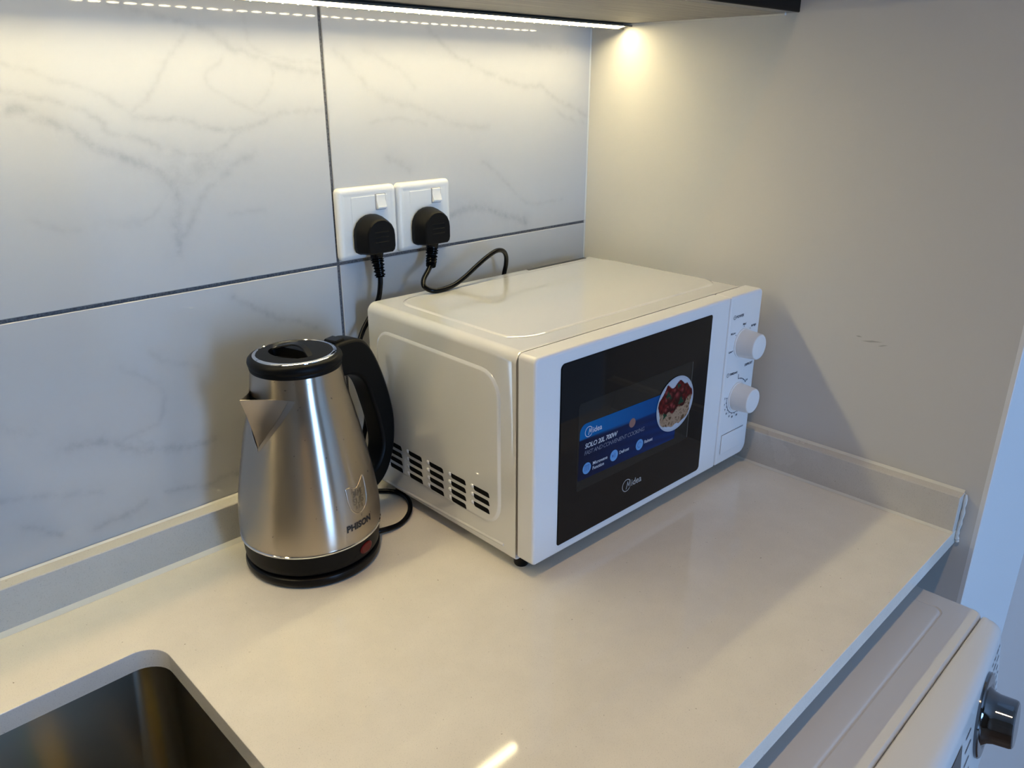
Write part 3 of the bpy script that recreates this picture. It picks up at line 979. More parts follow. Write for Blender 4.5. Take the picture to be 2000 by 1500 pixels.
bm = bmesh.new()
fst = lambda x_, y_: st(x_, y_, 0.00165)
midea_logo(bm, 0.0105, 0.0525, 0.0068, fst)
text_into(bm, 'SOLO 20L 700W', 0.0080, lambda x_, y_: fst(0.0090 + x_, 0.0365 + y_), shear=0.15, bold=0.00014, spacing=0.92)
part('sticker_lettering', bm, M_WHITE_PRINT, sticker, label='white lettering')
M_DIM_PRINT = mat('dim_print', (0.13, 0.16, 0.24), 0.3)
bm = bmesh.new()
text_into(bm, 'FAST AND CONVENIENT COOKING', 0.0072, lambda x_, y_: fst(0.0085 + x_, 0.0285 + y_), shear=0.15, spacing=0.86)
part('sticker_lettering', bm, M_DIM_PRINT, sticker, label='thin grey-blue lettering')
M_ICON = mat('icon_blue', (0.10, 0.30, 0.60), 0.3)
M_ICON2 = mat('icon_mark', (0.02, 0.10, 0.34), 0.3)
ics = ((0.0140, 0.0120), (0.0600, 0.0130), (0.1060, 0.0125))
f2 = lambda x_, y_: st(x_, y_, 0.0018)
for k, (cx_, cy_) in enumerate(ics):
    bm = bmesh.new()
    disc2d(bm, cx_, cy_, 0.0068, fst)
    if k == 0:
        for dx in (-0.003, 0.0, 0.003):
            poly(bm, [(cx_ + dx - 0.0005, cy_ - 0.003), (cx_ + dx + 0.0005, cy_ - 0.003), (cx_ + dx + 0.0005, cy_ + 0.003), (cx_ + dx - 0.0005, cy_ + 0.003)], f2, 1)
        poly(bm, [(cx_ - 0.0042, cy_ + 0.0032), (cx_ + 0.0042, cy_ + 0.0032), (cx_ + 0.0042, cy_ + 0.0040), (cx_ - 0.0042, cy_ + 0.0040)], f2, 1)
    elif k == 1:
        poly(bm, [(cx_ - 0.0035, cy_ - 0.0015), (cx_ - 0.0012, cy_ - 0.0015), (cx_ - 0.0012, cy_ + 0.0015), (cx_ - 0.0035, cy_ + 0.0015)], f2, 1)
        poly(bm, [(cx_ + 0.001, cy_ - 0.003), (cx_ + 0.0018, cy_ - 0.003), (cx_ + 0.0018, cy_ + 0.003), (cx_ + 0.001, cy_ + 0.003)], f2, 1)
    else:
        ring2d(bm, cx_, cy_, 0.0030, 0.0038, 0.3, 5.2, f2, 16, 1)
    part('sticker_icon', bm, [M_ICON, M_ICON2], sticker, label='pale blue round icon')
for words, ox in (((('Microwave', 0.0130), ('Function', 0.0070)), 0.0235), ((('Defrost', 0.0118),), 0.0690), ((('Reheat', 0.0112),), 0.1150)):
    bm = bmesh.new()
    for w_, oy in words:
        text_into(bm, w_, 0.0056, lambda x_, y_: fst(ox + x_, oy + y_), bold=0.0001)
    part('sticker_caption', bm, M_WHITE_PRINT, sticker)
M_WARR = mat('badge_print', (0.24, 0.12, 0.10), 0.4)
bm = bmesh.new()
disc2d(bm, 0.0895, 0.0445, 0.0056, fst)
part('sticker_badge', bm, M_WARR, sticker, label='small brown round badge')

# printed plate of pasta: colours painted on a fine flat disc
rng = random.Random(7)
RP = 0.0362
blobs = [(rng.uniform(-0.55, 0.62), rng.uniform(-0.18, 0.62), rng.uniform(0.11, 0.20)) for _ in range(16)]
leaves = [(-0.42, 0.42, 0.13), (0.30, 0.02, 0.16), (0.12, 0.62, 0.10), (-0.55, -0.30, 0.12), (-0.30, 0.30, 0.08)]
noods = []
for k in range(30):
    a0 = rng.uniform(0, 2 * PI)
    cx_, cy_ = rng.uniform(-0.65, 0.70), rng.uniform(-0.72, 0.05)
    noods.append((cx_, cy_, rng.uniform(0.18, 0.55), a0))
co, cols, faces = [], [], []
NA, NR = 150, 60
pc = (0.2372, 0.1225)
def plate_color(x_, y_):
    r_ = math.hypot(x_, y_)
    white = np.array((0.62, 0.66, 0.74))
    c = white * 0.72
    food = r_ < 0.90 + 0.05 * math.sin(7 * math.atan2(y_, x_)) and y_ < 0.72 + 0.1 * math.sin(9 * x_) and y_ > -0.80 + 0.04 * math.sin(14 * x_)
    if not food:
        return c * (0.9 if r_ > 0.93 else 1.0)
    c = np.array((0.11, 0.06, 0.03))
    v = 0.0
    for (nx_, ny_, nr_, a0) in noods:
        d_ = abs(math.hypot(x_ - nx_, y_ - ny_) - nr_)
        v = max(v, math.exp(-(d_ / 0.024) ** 2))
    c = c * (1 - v) + np.array((0.36, 0.235, 0.15)) * v
    lim = -0.30 + 0.42 * max(0, x_) - 0.25 * max(0, -x_ - 0.15) * -1.0 + 0.06 * math.sin(11 * x_)
    if y_ > lim:
        k = min(1, (y_ - lim) / 0.06)
        sauce = np.array((0.085, 0.006, 0.006)) * (1 + 0.5 * math.sin(23 * x_ + 5 * y_) * math.sin(19 * y_))
        c = c * (1 - k) + sauce * k
    for (bx_, by_, br_) in blobs:
        d_ = math.hypot(x_ - bx_, y_ - by_) / br_
        if d_ < 1:
            hl = math.exp(-(((x_ - bx_ + 0.3 * br_) ** 2 + (y_ - by_ - 0.4 * br_) ** 2) / (0.5 * br_) ** 2))
            c = np.array((0.045, 0.006, 0.006)) * (0.6 + 0.5 * (1 - d_)) + np.array((0.20, 0.03, 0.03)) * hl
    for (bx_, by_, br_) in leaves:
        a = math.atan2(y_ - by_, x_ - bx_)
        d_ = math.hypot(x_ - bx_, y_ - by_) / (br_ * (0.75 + 0.25 * math.sin(3 * a + bx_ * 9)))
        if d_ < 1:
            c = np.array((0.008, 0.035, 0.018)) * (0.6 + 0.9 * abs(math.sin(4 * a)))
    return c
co.append((pc[0], -0.0021, zb + pc[1]))
cols.append(plate_color(0, 0))
for i in range(1, NR + 1):
    for k in range(NA):
        a = 2 * PI * k / NA
        r_ = i / NR
        co.append((pc[0] + RP * 1.02 * r_ * math.cos(a), -0.0021, zb + pc[1] + RP * 0.965 * r_ * math.sin(a)))
        cols.append(plate_color(r_ * math.cos(a), r_ * math.sin(a)))
for k in range(NA):
    faces.append((0, 1 + k, 1 + (k + 1) % NA))
for i in range(NR - 1):
    for k in range(NA):
        k2 = (k + 1) % NA
        a = 1 + i * NA
        faces.append((a + k, a + NA + k, a + NA + k2, a + k2))
o = link('sticker_picture', print_mesh('sticker_picture', co, faces, cols), M_PRINT, sticker)
o['label'] = 'round printed picture of a plate of spaghetti with tomato sauce'
bm = bmesh.new()
midea_logo(bm, 0.1475, 0.0392, 0.0088, lambda x_, y_: (x_, -0.0014, zb + y_))
part('logo', bm, M_SILVER_PRINT, door, label='silver maker lettering below the window')

# dials, print and button on the control panel
KX, K1, K2 = 0.3810, 0.1670, 0.0925
for kz in (K1, K2):
    bm = bmesh.new()
    L = []
    for r_, d in ((0.0200, -0.0002), (0.0200, 0.0012), (0.0186, 0.0016), (0.0183, 0.010), (0.0170, 0.0235), (0.0160, 0.0248), (0.0145, 0.0252)):
        L.append([(KX + r_ * math.cos(2 * PI * i / 48), -d, zb + kz + r_ * math.sin(2 * PI * i / 48)) for i in range(48)])
    loft(bm, L)
    part('dial', bm, M_WHITE_PLASTIC, panel, label='white round dial, upper' if kz == K1 else 'white round dial, lower')
fp_ = lambda x_, y_: (x_, -0.00025, zb + y_)
bm = bmesh.new()
def ray_mark(cx_, cy_, r0, r1, deg, w=0.0005):
    a = math.radians(deg)
    dx, dy = math.cos(a), math.sin(a)
    poly(bm, [(cx_ + dx * r0 - dy * w, cy_ + dy * r0 + dx * w), (cx_ + dx * r0 + dy * w, cy_ + dy * r0 - dx * w),
              (cx_ + dx * r1 + dy * w, cy_ + dy * r1 - dx * w), (cx_ + dx * r1 - dy * w, cy_ + dy * r1 + dx * w)], fp_)
# upper scale
ring2d(bm, 0.3560, 0.2058, 0.0023, 0.0029, 0, 2 * PI, fp_, 20)
poly(bm, [(0.3540, 0.2056), (0.3580, 0.2056), (0.3580, 0.2061), (0.3540, 0.2061)], fp_)
text_into(bm, 'POWER', 0.0050, lambda x_, y_: fp_(0.3600 + x_, 0.2040 + y_), bold=0.00012)
for deg, w_, lab in ((196, 0.0030, 'Low'), (142, 0.003, 'M.Low'), (90, 0.003, 'Med'), (48, 0.003, 'M.High')):
    ray_mark(KX, K1, 0.0222, 0.0236, deg, 0.0006)
text_into(bm, 'Low', 0.0042, lambda x_, y_: fp_(0.3500 + x_, 0.1592 + y_), bold=0.0001)
text_into(bm, 'M.Low', 0.0038, lambda x_, y_: fp_(0.3510 + x_, 0.1835 + y_), bold=0.0001)
text_into(bm, 'Med', 0.0042, lambda x_, y_: fp_(0.3775 + x_, 0.1915 + y_), bold=0.0001)
text_into(bm, 'M.High', 0.0042, lambda x_, y_: fp_(0.3985 + x_, 0.1855 + y_), bold=0.0001)
part('dial_print', bm, M_DARK_PRINT, panel, label='dark printed scale and words round the upper dial')
bm = bmesh.new()
# lower scale
ring2d(bm, 0.3540, 0.1285, 0.0023, 0.0028, 0, 2 * PI, fp_, 20)
ray_mark(0.3540, 0.1285, 0.0, 0.0016, 90, 0.0003)
text_into(bm, 'TIME(min)', 0.0044, lambda x_, y_: fp_(0.3580 + x_, 0.1268 + y_), bold=0.0001)
text_into(bm, 'DEFROST', 0.0046, lambda x_, y_: fp_(0.3930 + x_, 0.1320 + y_), bold=0.00014)
ring2d(bm, KX, K2, 0.0228, 0.0236, math.radians(170), math.radians(292), fp_, 24)
ring2d(bm, KX, K2, 0.0245, 0.0254, math.radians(38), math.radians(92), fp_, 14)
ray_mark(KX, K2, 0.0245, 0.0315, 91, 0.0005)
for deg in (172, 188, 203, 218, 234, 250, 268, 286, 42, 58, 74):
    ray_mark(KX, K2, 0.0236, 0.0252, deg, 0.0005)
for deg, s_ in ((172, '5'), (190, '7'), (206, '9'), (222, '10'), (241, '15'), (258, '20'), (280, '30'), (40, '0.4')):
    a = math.radians(deg)
    text_into(bm, s_, 0.0038, lambda x_, y_: fp_(KX + 0.0285 * math.cos(a) + x_, K2 + 0.0285 * math.sin(a) - 0.0014 + y_), align='CENTER', bold=0.0001)
part('dial_print', bm, M_DARK_PRINT, panel, label='dark printed scale and words round the lower dial')
bm = bmesh.new()
loft(bm, slab_loops((0.3542, 0.0150, 0.4066, 0.0421, 0.0015), lambda u, v, d: (u, -d, zb + v), [(0.0, -0.001), (0.0, 0.0006), (0.0008, 0.0012)]), cap0=False)
part('open_button', bm, M_WHITE_PLASTIC, panel, label='rectangular door-release button')
bm = bmesh.new()
poly(bm, [(0.3535, 0.0424), (0.4072, 0.0424), (0.4072, 0.0430), (0.3535, 0.0430)], fp_)
poly(bm, [(0.3534, 0.0145), (0.3538, 0.0145), (0.3538, 0.0424), (0.3534, 0.0424)], fp_)
part('button_gap', bm, M_GREY_LINE, panel)

# power cord of the microwave, plugged into the right socket
bm = bmesh.new()
relief(bm, [(-0.3285, -0.0200, 0.3130), (-0.3292, -0.0200, 0.3040), (-0.3325, -0.0225, 0.2920), (-0.3385, -0.0280, 0.2830)], MINV)
cp = [(-0.3375, -0.0275, 0.2845), (-0.3470, -0.0320, 0.2780), (-0.3605, -0.0400, 0.2705), (-0.3655, -0.0470, 0.2640), (-0.3600, -0.0535, 0.2590), (-0.3480, -0.0555, 0.2575),
      (-0.3240, -0.0535, 0.2590), (-0.3000, -0.0500, 0.2660), (-0.2780, -0.0470, 0.2755), (-0.2560, -0.0450, 0.2850), (-0.2370, -0.0430, 0.2903), (-0.2220, -0.0400, 0.2880),
      (-0.2110, -0.0350, 0.2790), (-0.2050, -0.0290, 0.2650), (-0.2025, -0.0215, 0.2450), (-0.2010, -0.0165, 0.2100), (-0.2000, -0.0160, 0.1600), (-0.2000, -0.0220, 0.1250), (-0.2000, -0.0330, 0.1180)]
tube(bm, [MINV @ Vector(q) for q in spline(cp, 8)], 0.0032, 12)
cord = part('power_cord', bm, M_RUBBER, mw, label='black cord arching over the back of the casing')
part('plug', plug_mesh(-0.3280, 0.3318, MINV), M_BLACK_MATT, cord, smooth=28)

# ------------------------------------------------------------------ kettle and its power base
KXc, KYc = -0.5815, -0.1015
kb = thing('kettle_base', 'round black kettle power base on the worktop with a cord to the left socket', 'kettle base', (KXc, KYc, 0.0))
KINV = Matrix.Translation((KXc, KYc, 0.0)).inverted()
bm = bmesh.new()
lathe(bm, [(0.0, 0.0005), (0.0700, 0.0005), (0.0725, 0.0012), (0.0745, 0.0040), (0.0749, 0.0075), (0.0740, 0.0110), (0.0715, 0.0128), (0.0660, 0.0134), (0.0, 0.0134)], 96)
part('base_plate', bm, M_BLACK_PLASTIC, kb)
bm = bmesh.new()
relief(bm, [(-0.4150, -0.0200, 0.3130), (-0.4152, -0.0200, 0.3040), (-0.4150, -0.0220, 0.2930), (-0.4152, -0.0245, 0.2800)], KINV)
cp = [(-0.4152, -0.0245, 0.2830), (-0.4160, -0.0245, 0.2700), (-0.4190, -0.0225, 0.2520), (-0.4290, -0.0180, 0.2320), (-0.4430, -0.0200, 0.2160), (-0.4560, -0.0280, 0.2010),
      (-0.4655, -0.0360, 0.1780), (-0.4670, -0.0400, 0.1580), (-0.4620, -0.0400, 0.1380), (-0.4585, -0.0395, 0.1160), (-0.4620, -0.0385, 0.0940), (-0.4720, -0.0370, 0.0600),
      (-0.4790, -0.0340, 0.0300), (-0.4760, -0.0310, 0.0090), (-0.4660, -0.0330, 0.0038), (-0.4500, -0.0405, 0.0034), (-0.4360, -0.0560, 0.0034), (-0.4330, -0.0740, 0.0034), (-0.4400, -0.0950, 0.0034),
      (-0.4570, -0.1150, 0.0034), (-0.4800, -0.1270, 0.0036), (-0.5060, -0.1270, 0.0060), (-0.5250, -0.1200, 0.0070)]
tube(bm, [KINV @ Vector(q) for q in spline(cp, 8)], 0.0032, 12)
kcord = part('power_cord', bm, M_RUBBER, kb, label='black cord running behind the microwave and looping on the worktop')
part('plug', plug_mesh(-0.4150, 0.3318, KINV), M_BLACK_MATT, kcord, smooth=28)

ke = thing('electric_kettle', 'brushed steel electric kettle with black lid and handle on its base', 'kettle', (KXc, KYc, 0.0))
bm = bmesh.new()
lathe(bm, [(0.0, 0.0146), (0.0690, 0.0146), (0.0718, 0.0152), (0.0735, 0.0175), (0.0742, 0.024), (0.0755, 0.0385), (0.0, 0.0385)], 96)
part('bottom_ring', bm, M_BLACK_MATT, ke, label='black plastic ring under the steel body')
bm = bmesh.new()
lathe(bm, [(0.0750, 0.0384), (0.0764, 0.0386), (0.0770, 0.0395), (0.0769, 0.0408), (0.0760, 0.0414)], 96)
part('trim_ring', bm, M_CHROME, ke, label='thin bright trim round the foot')
PROF = [(0.0759, 0.0410), (0.0764, 0.0440), (0.0768, 0.0500), (0.0766, 0.0600), (0.0756, 0.0730), (0.0741, 0.0850), (0.0718, 0.1000), (0.0691, 0.1150),
        (0.0660, 0.1300), (0.0628, 0.1460), (0.0594, 0.1610), (0.0560, 0.1760), (0.0530, 0.1880), (0.0503, 0.1990), (0.0484, 0.2100), (0.0470, 0.2230), (0.0466, 0.2275)]
pr = [tuple(q) for q in spline(PROF, 4)]
bm = bmesh.new()
lathe(bm, pr, 128)
part('body', bm, M_STEEL, ke, label='brushed stainless steel body', smooth=60)
def kr(z):
    for (r0, z0), (r1, z1) in zip(pr[:-1], pr[1:]):
        if z0 <= z <= z1:
            return r0 + (r1 - r0) * (z - z0) / max(z1 - z0, 1e-9)
    return pr[0][0] if z < pr[0][1] else pr[-1][0]
def kp(az, z, off=0.0):
    r_ = kr(z) + off
    return Vector((r_ * math.cos(az), r_ * math.sin(az), z))

# spout: pinched V lip
SA = math.radians(194)
sd = Vector((math.cos(SA), math.sin(SA), 0))
stn = Vector((-math.sin(SA), math.cos(SA), 0))
tip = sd * 0.0760 + Vector((0, 0, 0.2125))
jr, jl, vb = kp(SA + math.radians(36), 0.2060, 0.0004), kp(SA - math.radians(36), 0.2060, 0.0004), kp(SA, 0.1560, 0.0006)
bm = bmesh.new()
N = 12
def face_strip(j, sgn):
    """curved side of the spout between its keel (vb -> tip) and its seam on the body (vb -> j)"""
    rows = []
    az_j = SA + sgn * math.radians(36)
    for i in range(N + 1):
        s = i / N
        keel = vb.lerp(tip, s)
        keel = keel - sd * (0.0012 * math.sin(PI * s))
        seam = kp(SA + (az_j - SA) * s, 0.1560 + (0.2060 - 0.1560) * s, 0.0003)
        row = []
        for k in range(7):
            t_ = k / 6
            p_ = keel.lerp(seam, t_)
            out = Vector((p_.x, p_.y, 0)).normalized()
            row.append(p_ - out * (0.0022 * s * math.sin(PI * min(1, t_ * 1.0))) * (1 if t_ < 1 else 0))
        rows.append(row)
    return rows
for sgn, j in ((1, jr), (-1, jl)):
    R_ = face_strip(j, sgn)
    V = [[bm.verts.new(q) for q in row] for row in R_]
    for a in range(N):
        for k in range(6):
            try:
                bm.faces.new((V[a][k], V[a + 1][k], V[a + 1][k + 1], V[a][k + 1]))
            except ValueError:
                pass
bmesh.ops.remove_doubles(bm, verts=bm.verts, dist=2e-5)
bmesh.ops.recalc_face_normals(bm, faces=bm.faces)
geo = bmesh.ops.solidify(bm, geom=bm.faces[:], thickness=0.0007)
part('spout', bm, M_STEEL_PLAIN, ke, label='pinched steel pouring spout', smooth=40)
bm = bmesh.new()       # welded seam flange round the spout
for sgn in (1, -1):
    P, Q = [], []
    for i in range(16):
        s = i / 15
        P.append(kp(SA + sgn * math.radians(36) * s, 0.1545 + 0.0515 * s, 0.0009))
        Q.append(kp(SA + sgn * math.radians(42) * s + sgn * 0.02, 0.1515 + 0.0535 * s, 0.0002))
    for i in range(15):
        poly(bm, [(0, 0), (0, 1), (1, 1), (1, 0)], lambda a, c2: (P if c2 == 0 else Q)[i + a])
part('spout_seam', bm, M_STEEL_PLAIN, ke, smooth=60)
bm = bmesh.new()       # dark pouring hole seen over the lip
zt = 0.2055
hole = [kp(SA + math.radians(a), zt - 0.002, 0.0005) for a in range(-30, 31, 6)]
hole2 = [kp(SA + math.radians(a), 0.175, 0.0004) for a in range(-10, 11, 2)]
for i in range(10):
    bm.faces.new([bm.verts.new(q) for q in (hole[i], hole[i + 1], hole2[i + 1], hole2[i])])
part('spout_opening', bm, M_BLACK_SLOT, ke)

# lid
bm = bmesh.new()
lathe(bm, [(0.0440, 0.2262), (0.0468, 0.2262), (0.0474, 0.2285), (0.0470, 0.2300), (0.0480, 0.2315), (0.0486, 0.2345), (0.0480, 0.2372), (0.0462, 0.2392), (0.0436, 0.2402), (0.0420, 0.2402), (0.0420, 0.2340)], 96)
lid = part('lid', bm, M_BLACK_MATT, ke, label='black plastic lid')
bm = bmesh.new()
lathe(bm, [(0.0428, 0.2398), (0.0427, 0.2408), (0.0416, 0.2416), (0.0396, 0.2420), (0.0390, 0.2414), (0.0390, 0.2390)], 96)
part('chrome_ring', bm, M_CHROME, lid, label='bright ring round the lid')
# lid top with a lens-shaped finger recess
def lp(s, t_, z):
    p_ = sd * s + stn * t_
    return (p_.x, p_.y, z)
lens = []
for i in range(17):
    a = PI * i / 16
    lens.append((0.0065 + 0.0165 * math.sin(a), 0.0265 * math.cos(a)))
for i in range(1, 16):
    a = PI + PI * i / 16
    lens.append((0.0065 + 0.0085 * math.sin(a), 0.0265 * math.cos(a)))
def lid_z(s, t_):
    return 0.2428 - 0.0012 * ((s * s + t_ * t_) / 0.039 ** 2)
bm = bmesh.new()
co_ = [bm.verts.new(lp(0.0392 * math.cos(2 * PI * i / 64), 0.0392 * math.sin(2 * PI * i / 64), 0.2415)) for i in range(64)]
li = [bm.verts.new(lp(s, t_, lid_z(s, t_))) for s, t_ in lens]
es = [bm.edges.new((co_[i], co_[(i + 1) % 64])) for i in range(64)] + [bm.edges.new((li[i], li[(i + 1) % len(li)])) for i in range(len(li))]
bmesh.ops.triangle_fill(bm, edges=es, use_beauty=True)
lo2 = [bm.verts.new(lp(0.006 + (s - 0.006) * 0.92, t_ * 0.94, 0.2335)) for s, t_ in lens]
for i in range(len(li)):
    j = (i + 1) % len(li)
    bm.faces.new((li[i], li[j], lo2[j], lo2[i]))
bm.faces.new(lo2)
part('lid_top', bm, M_BLACK_MATT, lid, label='lid top with a finger recess')
bm = bmesh.new()       # arched grip across the recess
L = []
for i in range(21):
    s_ = i / 20
    t_ = -0.0265 + 0.053 * s_
    h = 0.2415 + 0.0062 * math.sin(PI * s_)
    bow = 0.004 - 0.0095 * math.sin(PI * s_)
    L.append([lp(bow + a, t_, h + c2) for a, c2 in ((-0.0040, -0.0012), (-0.0036, 0.0008), (0.0030, 0.0004), (0.0036, -0.0012), (0.0, -0.0022))])
loft(bm, L)
part('lid_grip', bm, M_BLACK_PLASTIC, lid, label='arched finger grip')

# handle: outline in the plane through the axis, opposite the spout
HA = math.radians(14)
hd = Vector((math.cos(HA), math.sin(HA), 0))
hn = Vector((-math.sin(HA), math.cos(HA), 0))
out_pts = [(0.0400, 0.2350), (0.0600, 0.2378), (0.0790, 0.2362), (0.0950, 0.2290), (0.1085, 0.2110), (0.1210, 0.1840), (0.1310, 0.1540), (0.1372, 0.1240), (0.1362, 0.0950),
           (0.1290, 0.0700), (0.1170, 0.0520), (0.1000, 0.0420), (0.0760, 0.0400)]
in_pts = [(0.0745, 0.0640), (0.0890, 0.0645), (0.1020, 0.0715), (0.1110, 0.0850), (0.1125, 0.1010), (0.1080, 0.1270), (0.1010, 0.1510), (0.0930, 0.1740), (0.0830, 0.1880), (0.0680, 0.1960), (0.0505, 0.1975)]
OP = [tuple(q) for q in spline(out_pts, 4)]
IP = [tuple(q) for q in spline(in_pts, 4)] + [(0.0468, 0.2240), (0.0400, 0.2300)]
outline = OP + IP
bm = bmesh.new()
def hv(s, z, w):
    p_ = hd * s + hn * w
    return (p_.x, p_.y, z)
def inset(pts, d):
    n_ = len(pts)
    r_ = []
    for i in range(n_):
        a, b2, c2 = np.array(pts[i - 1]), np.array(pts[i]), np.array(pts[(i + 1) % n_])
        t1, t2 = (b2 - a) / max(np.linalg.norm(b2 - a), 1e-9), (c2 - b2) / max(np.linalg.norm(c2 - b2), 1e-9)
        nn = np.array([t1[1] + t2[1], -(t1[0] + t2[0])])
        nn = nn / max(np.linalg.norm(nn), 1e-9)
        r_.append(tuple(b2 - nn * -d))
    return r_
area = sum(outline[i - 1][0] * outline[i][1] - outline[i][0] * outline[i - 1][1] for i in range(len(outline)))
sg = 1 if area < 0 else -1
hw = 0.0135
L = []
for w, d in ((-hw, 0.0040), (-hw + 0.0012, 0.0018), (-hw + 0.004, 0.0), (hw - 0.004, 0.0), (hw - 0.0012, 0.0018), (hw, 0.0040)):
    L.append([hv(s, z, w) for s, z in inset(outline, sg * d)])
loft(bm, L)
part('handle', bm, M_BLACK_MATT, ke, label='black loop handle', smooth=45)
bm = bmesh.new()       # lid catch on the top of the handle
L = []
for w, e in ((-0.0085, 0.0), (-0.0078, 0.0008), (0.0078, 0.0008), (0.0085, 0.0)):
    L.append([hv(s, z + e, w) for s, z in ((0.0505, 0.2372), (0.0520, 0.2390), (0.0640, 0.2394), (0.0660, 0.2374))])
loft(bm, L)
part('lid_catch', bm, M_BLACK_PLASTIC, ke)

# indicator, lettering and embossed emblem on the side
GA = math.radians(284)
def wrap(az0, z0, off):
    return lambda x_, y_: kp(az0 + x_ / kr(z0 + y_), z0 + y_, off)
bm = bmesh.new()
az_i = math.radians(288.5)
pts = [(0.0098 * math.cos(2 * PI * i / 28), 0.0066 * math.sin(2 * PI * i / 28)) for i in range(28)]
rb = lambda z: 0.0742 + (z - 0.024) * (0.0755 - 0.0742) / 0.0145
def ind(x_, y_, off):
    z = 0.0272 + y_
    r_ = rb(z) + off
    a = az_i + x_ / r_
    return Vector((r_ * math.cos(a), r_ * math.sin(a), z))
loft(bm, [[ind(a, c2, -0.0005) for a, c2 in pts], [ind(a, c2, 0.0009) for a, c2 in pts], [ind(a * 0.8, c2 * 0.75, 0.0016) for a, c2 in pts]])
part('indicator', bm, M_RED, ke, label='red oval indicator in the black ring')
bm = bmesh.new()
text_into(bm, 'PHISON', 0.0098, wrap(GA - math.radians(2.5), 0.0585, 0.0003), align='CENTER', bold=0.0005, spacing=1.04, shear=0.05)
part('lettering', bm, M_BLACK_PRINT, ke, label='black printed maker name')
bm = bmesh.new()
sh = [(-0.0140, 0.0125), (-0.0075, 0.0120), (0.0, 0.0090), (0.0075, 0.0140), (0.0140, 0.0175), (0.0140, 0.0), (0.0120, -0.0100), (0.0070, -0.0165), (0.0, -0.0190), (-0.0070, -0.0165), (-0.0120, -0.0100), (-0.0140, 0.0)]
w_ = wrap(GA, 0.0930, 0.0)
P = [w_(*q) for q in spline(sh + [sh[0]], 4)[:-1]]
tube(bm, [Vector(q) for q in P] + [Vector(P[0])], 0.0007, 6, cap=False)
part('emblem', bm, M_STEEL_PLAIN, ke, label='shield emblem embossed in the steel', smooth=60)
bm = bmesh.new()
text_into(bm, '304', 0.0098, wrap(GA, 0.0935, 0.0005), align='CENTER', bold=0.0002)
text_into(bm, 'SUS', 0.0098, wrap(GA, 0.0850, 0.0005), align='CENTER', bold=0.0002)
for dx in (-0.004, 0.0, 0.004):
    poly(bm, [(dx - 0.0008, -0.0135), (dx + 0.0008, -0.0135), (dx + 0.0008, -0.0095), (dx - 0.0008, -0.0095)], wrap(GA, 0.0930, 0.0005))
part('emblem_lettering', bm, M_RELIEF_SHADE, ke, label='flat shield lettering in darker steel, relief shade painted in', smooth=0)

# ------------------------------------------------------------------ washing machine under the worktop
wx0, wx1 = -0.671, -0.071
wt = -0.053
ws = thing('washing_machine', 'white front-loading washing machine with a chrome dial under the worktop', 'washing machine', (-0.371, -0.36, -0.9))
def Ws(x_, y_, z_):
    return (x_ + 0.371, y_ + 0.36, z_ + 0.9)
M_APPL = mat('appliance_white', (0.74, 0.735, 0.725), 0.30)
bm = bmesh.new()
L = [[Ws(a, c2, z) for a, c2 in rrect(wx0 + 0.002, -0.655, wx1 - 0.002, -0.075, 0.012)] for z in (-0.885, wt - 0.034)]
loft(bm, L)
part('body', bm, M_APPL, ws)
for a, c2 in ((wx0 + 0.05, -0.60), (wx1 - 0.05, -0.60), (wx0 + 0.05, -0.13), (wx1 - 0.05, -0.13)):
    bm = bmesh.new()
    lathe(bm, [(0.0, 0.0), (0.022, 0.0), (0.022, 0.008), (0.012, 0.010), (0.012, 0.016), (0.0, 0.016)], 20, (a + 0.371, c2 + 0.36, 0.0))
    part('foot', bm, M_BLACK_PLASTIC, ws)
bm = bmesh.new()       # worktop lid of the machine with a pressed panel
fw_ = lambda u, v, d: Ws(u, v, wt + d)
loft(bm, slab_loops((wx0, -0.6615, wx1, -0.075, 0.010), fw_, [(0.003, -0.0335), (0.0, -0.031), (0.0, -0.0035), (0.0010, -0.0010), (0.0032, 0.0)]), cap1=False)
ring_o = slab_loops((wx0 + 0.0032, -0.6583, wx1 - 0.0032, -0.0782, 0.007), fw_, [(0.0, 0.0)])[0]
pan = slab_loops((wx0 + 0.026, -0.6300, wx1 - 0.026, -0.10, 0.013), fw_, [(0.0, 0.0), (0.0010, -0.0010), (0.0020, -0.0012), (0.0034, 0.0), (0.0050, 0.0004), (0.0070, 0.0004)])
loft(bm, [ring_o] + pan, cap0=False)
part('top_panel', bm, M_APPL, ws, label='flat top with a rounded pressed panel', smooth=45)
